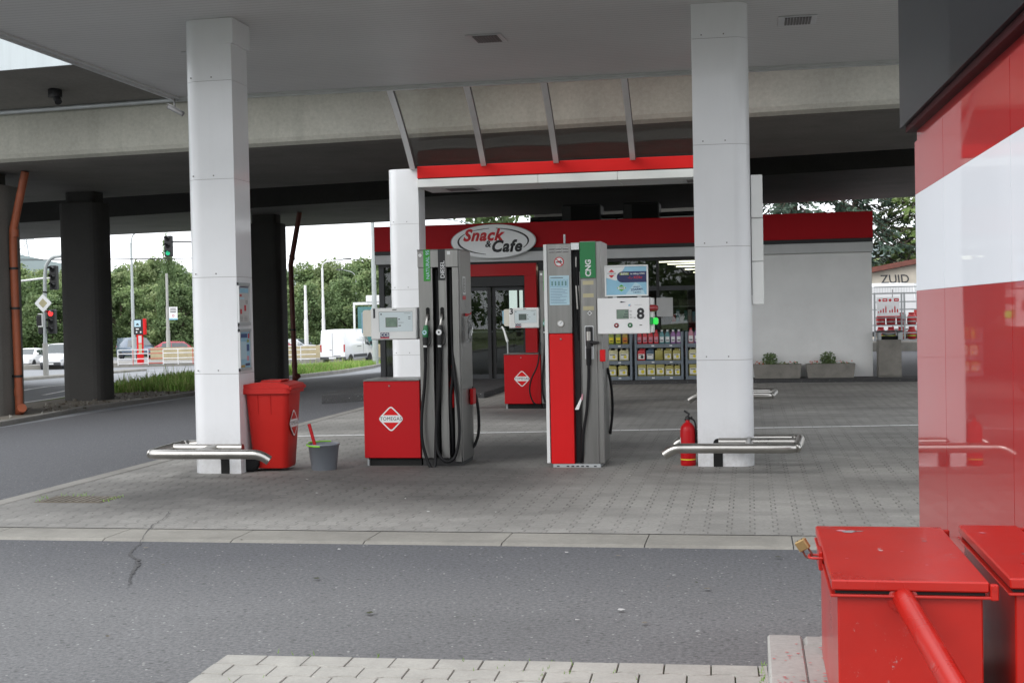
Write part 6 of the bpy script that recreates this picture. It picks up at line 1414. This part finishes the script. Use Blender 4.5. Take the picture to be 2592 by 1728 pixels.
sheet('bank', rng(-130, 40, 6), rng(112, 200, 6), 0, 'verge', f=lambda x, y: hill(x, y)-.02)
GT_ = 'trees on the bank beyond the car park'
kinds = ['mid green bushy tree', 'dark green dense tree', 'pale green loose tree', 'broad green tree']
nT = 0
for row, (y, step, s0) in enumerate(((114, 2.9, .76), (120, 3.2, .83), (129, 3.7, .92), (141, 4.3, .99), (156, 4.9, 1.06))):
    x = -84 - row*6
    while x < -12:
        i = rnd.choice([0, 1, 2, 3, 0, 1]); xx, yy = x+rnd.uniform(-.8, .8), y+rnd.uniform(-2, 2)
        ang = 1176+3000*math.tan(math.atan2(xx, yy)+.18)              # skip what the bridge pillars and the shop hide
        if 40 < ang < 1240:
            place = 'beyond the road at far left' if xx < -58 else 'above the tram stop' if xx < -44 else 'behind the parked cars' if xx < -30 else 'on the rising bank left of the shop'
            plant(i, xx, yy, hill(xx, yy), s0*rnd.uniform(.82, 1.12), kinds[i]+' '+('in front row ' if row == 0 else 'behind the front row ' if row < 3 else 'at the top ')+place, GT_, s0*rnd.uniform(.78, 1.05)); nT += 1
        x += step*rnd.uniform(.8, 1.2)
plant(1, -60.5, 116, -.9, .72, 'narrow poplar-like tree rising above the tree line by the green signal', GT_, 1.22) if False else None
pp = plant(1, -52.4, 112.5, -1.8, .36, 'narrow tall tree rising above the tree line behind the green signal', GT_, 1.20)
plant(0, -15.4, 78, -.3, 1.15, 'green leafy tree top showing over the shop roof', 'tall trees behind the shop', 1.12)
plant(3, -12.6, 82, -.3, 1.1, 'second leafy tree showing over the shop roof beside the lamp arm', 'tall trees behind the shop', 1.14)
# trees behind the photographer: what the glossy kiosk, glass and steel mirror
for k, (x, y, s) in enumerate([(-64+7.5*q_, -52+3*math.sin(q_*2.3), 1.15+.25*math.sin(q_*1.7)) for q_ in range(18)]):
    plant(k % 4, x, y, 0, s, 'tree behind the photographer mirrored in the shop glass', 'trees behind the photographer')

def spruce(seed, H, W_, mats, n=5200, z0=.1):
    r = random.Random(seed); t = thing('spruce_tree', 'x', 'tree'); mb = MB(); tr = MB(); tr.tube([(0, 0, -.3), (0, 0, H*.6), (0, 0, H)], [.22, .13, .02], 'bark', 8); z = H*z0
    while z < H*.98:
        L_ = W_*(1-z/H)**.75+.2
        for i in range(7):
            a = r.uniform(0, 6.28); l = L_*r.uniform(.65, 1.1); d = Vector((math.cos(a), math.sin(a), 0)); e = [Vector((0, 0, z)), Vector((0, 0, z+.05*l))+d*l*.4, Vector((0, 0, z-.16*l))+d*l*.8, Vector((0, 0, z-.20*l))+d*l]
            tr.tube(e, [.05, .035, .02, .008], 'bark', 5, cap=False)
            for k in range(int(l*36)):
                q = r.random()**.7; s_ = q*3; j = min(2, int(s_)); p = e[j].lerp(e[j+1], s_-j); sd = Vector((-d.y, d.x, 0))*r.gauss(0, .16*l*.5*(1.1-q*.6)); p = p+sd+Vector((0, 0, -abs(r.gauss(0, .12)))); 
                u = (d*r.uniform(.2, 1)+sd.normalized()*.8+Vector((0, 0, -r.uniform(.1, .9)))).normalized(); v = u.orthogonal().normalized(); kk = r.uniform(.12, .26); mb.add([p, p+v*kk*.32+u*kk*.5, p+u*kk*1.3, p-v*kk*.32+u*kk*.5], [(0, 1, 2, 3)], mats[0] if r.random() < .65 else mats[1])
        z += H*.042
    mb.build('needles', t); tr.build('trunk', t); return t
GS = 'conifers behind the shop'
s1 = spruce(5, 15, 4.6, ('needle_a', 'needle_b')); s1.location = (2.6, 76, 0); s1.scale = (1.25, 1.25, 1.3); tag(s1, 'big drooping blue green spruce behind the shop roof', group=GS)
s2 = copy_tree(s1); s2.location = (6.3, 80, 0); s2.rotation_euler = (0, 0, 2); s2.scale = (1.1, 1.1, 1.25); tag(s2, 'spruce with sky gaps just right of the shop roof corner')
s4 = copy_tree(s1); s4.location = (-.6, 82, 0); s4.rotation_euler = (0, 0, 4); s4.scale = (1.2, 1.2, 1.2); tag(s4, 'spruce behind the shop roof just right of the right column')
s3 = spruce(9, 14, 2.4, ('larch', 'leaf_c'), z0=.05); s3.name = 'larch_tree'; s3.location = (9.9, 80, 0); s3.scale = (1.4, 1.4, 1.25); tag(s3, 'lighter green feathery larch beside the kiosk wall edge', group=GS)
s5 = copy_tree(s1); s5.location = (11.5, 92, 0); s5.rotation_euler = (0, 0, 1); s5.scale = (1.2, 1.2, 1.1); tag(s5, 'dark spruce behind the larch at far right')
# far hill
mb = MB(); n = 40; vs = []
for i in range(n+1):
    a = -1.5+i/n*2.4; rr = 330
    for k, (dr, h) in enumerate(((-60, -3), (-20, 8), (0, 13+4*math.sin(i*.55)+2.5*math.sin(i*1.3)), (60, 15))): vs.append(((rr+dr)*math.sin(a), (rr+dr)*math.cos(a), h))
mb.add(vs, [(i*4+k, i*4+k+1, i*4+k+5, i*4+k+4) for i in range(n) for k in range(3)], 'hill_far', True); mb.build('hills', kind='structure')

# ------------------------------------------------------------------ sky, sun, camera
w = bpy.data.worlds.new('World'); sc.world = w; w.use_nodes = True; t = w.node_tree
SE, SR = R(36), R(222)
sky = t.nodes.new('ShaderNodeTexSky'); sky.sky_type = 'NISHITA'; sky.sun_disc = False; sky.sun_elevation = SE; sky.sun_rotation = SR; sky.air_density = 1; sky.dust_density = 3
hs = t.nodes.new('ShaderNodeHueSaturation'); hs.inputs['Saturation'].default_value = .35; t.links.new(sky.outputs[0], hs.inputs['Color'])
mx = t.nodes.new('ShaderNodeMix'); mx.data_type = 'RGBA'; mx.inputs[0].default_value = .8; t.links.new(hs.outputs[0], mx.inputs[6]); mx.inputs[7].default_value = (16.0, 16.5, 17.2, 1)
bg = t.nodes['Background']; t.links.new(mx.outputs[2], bg.inputs[0]); bg.inputs[1].default_value = .135
sun = bpy.data.lights.new('sun', 'SUN'); sun.energy = 1.2; sun.angle = R(28); sun.color = (1, .97, .93); so = bpy.data.objects.new('sun', sun); col.objects.link(so)
sd = Vector((math.sin(SR)*math.cos(SE), math.cos(SR)*math.cos(SE), math.sin(SE)))
so.rotation_euler = sd.to_track_quat('Z', 'Y').to_euler(); so.location = sd*50

cam = bpy.data.cameras.new('camera'); co = bpy.data.objects.new('camera', cam); col.objects.link(co); sc.camera = co
cam.sensor_width = 36; cam.lens = 3000/2352*36; cam.clip_start = .05; cam.clip_end = 2000
YAW, PITCH, ROLL = .180, .0222, .0199
cy, sy, cp, sp = math.cos(YAW), math.sin(YAW), math.cos(PITCH), math.sin(PITCH)
fw = Vector((-sy*cp, cy*cp, -sp)); rt = Vector((cy, sy, 0)); up = rt.cross(fw); c_, s_ = math.cos(ROLL), math.sin(ROLL)
r2, u2 = rt*c_-up*s_, rt*s_+up*c_
co.matrix_world = Matrix(((r2.x, u2.x, -fw.x, 0), (r2.y, u2.y, -fw.y, 0), (r2.z, u2.z, -fw.z, 1.6), (0, 0, 0, 1)))
sc.view_settings.view_transform = 'Standard'; sc.view_settings.look = 'None'; sc.view_settings.exposure = 0
sc.cycles.max_bounces = 8; sc.cycles.transparent_max_bounces = 16; sc.cycles.use_denoising = True; sc.cycles.caustics_reflective = False; sc.cycles.caustics_refractive = False
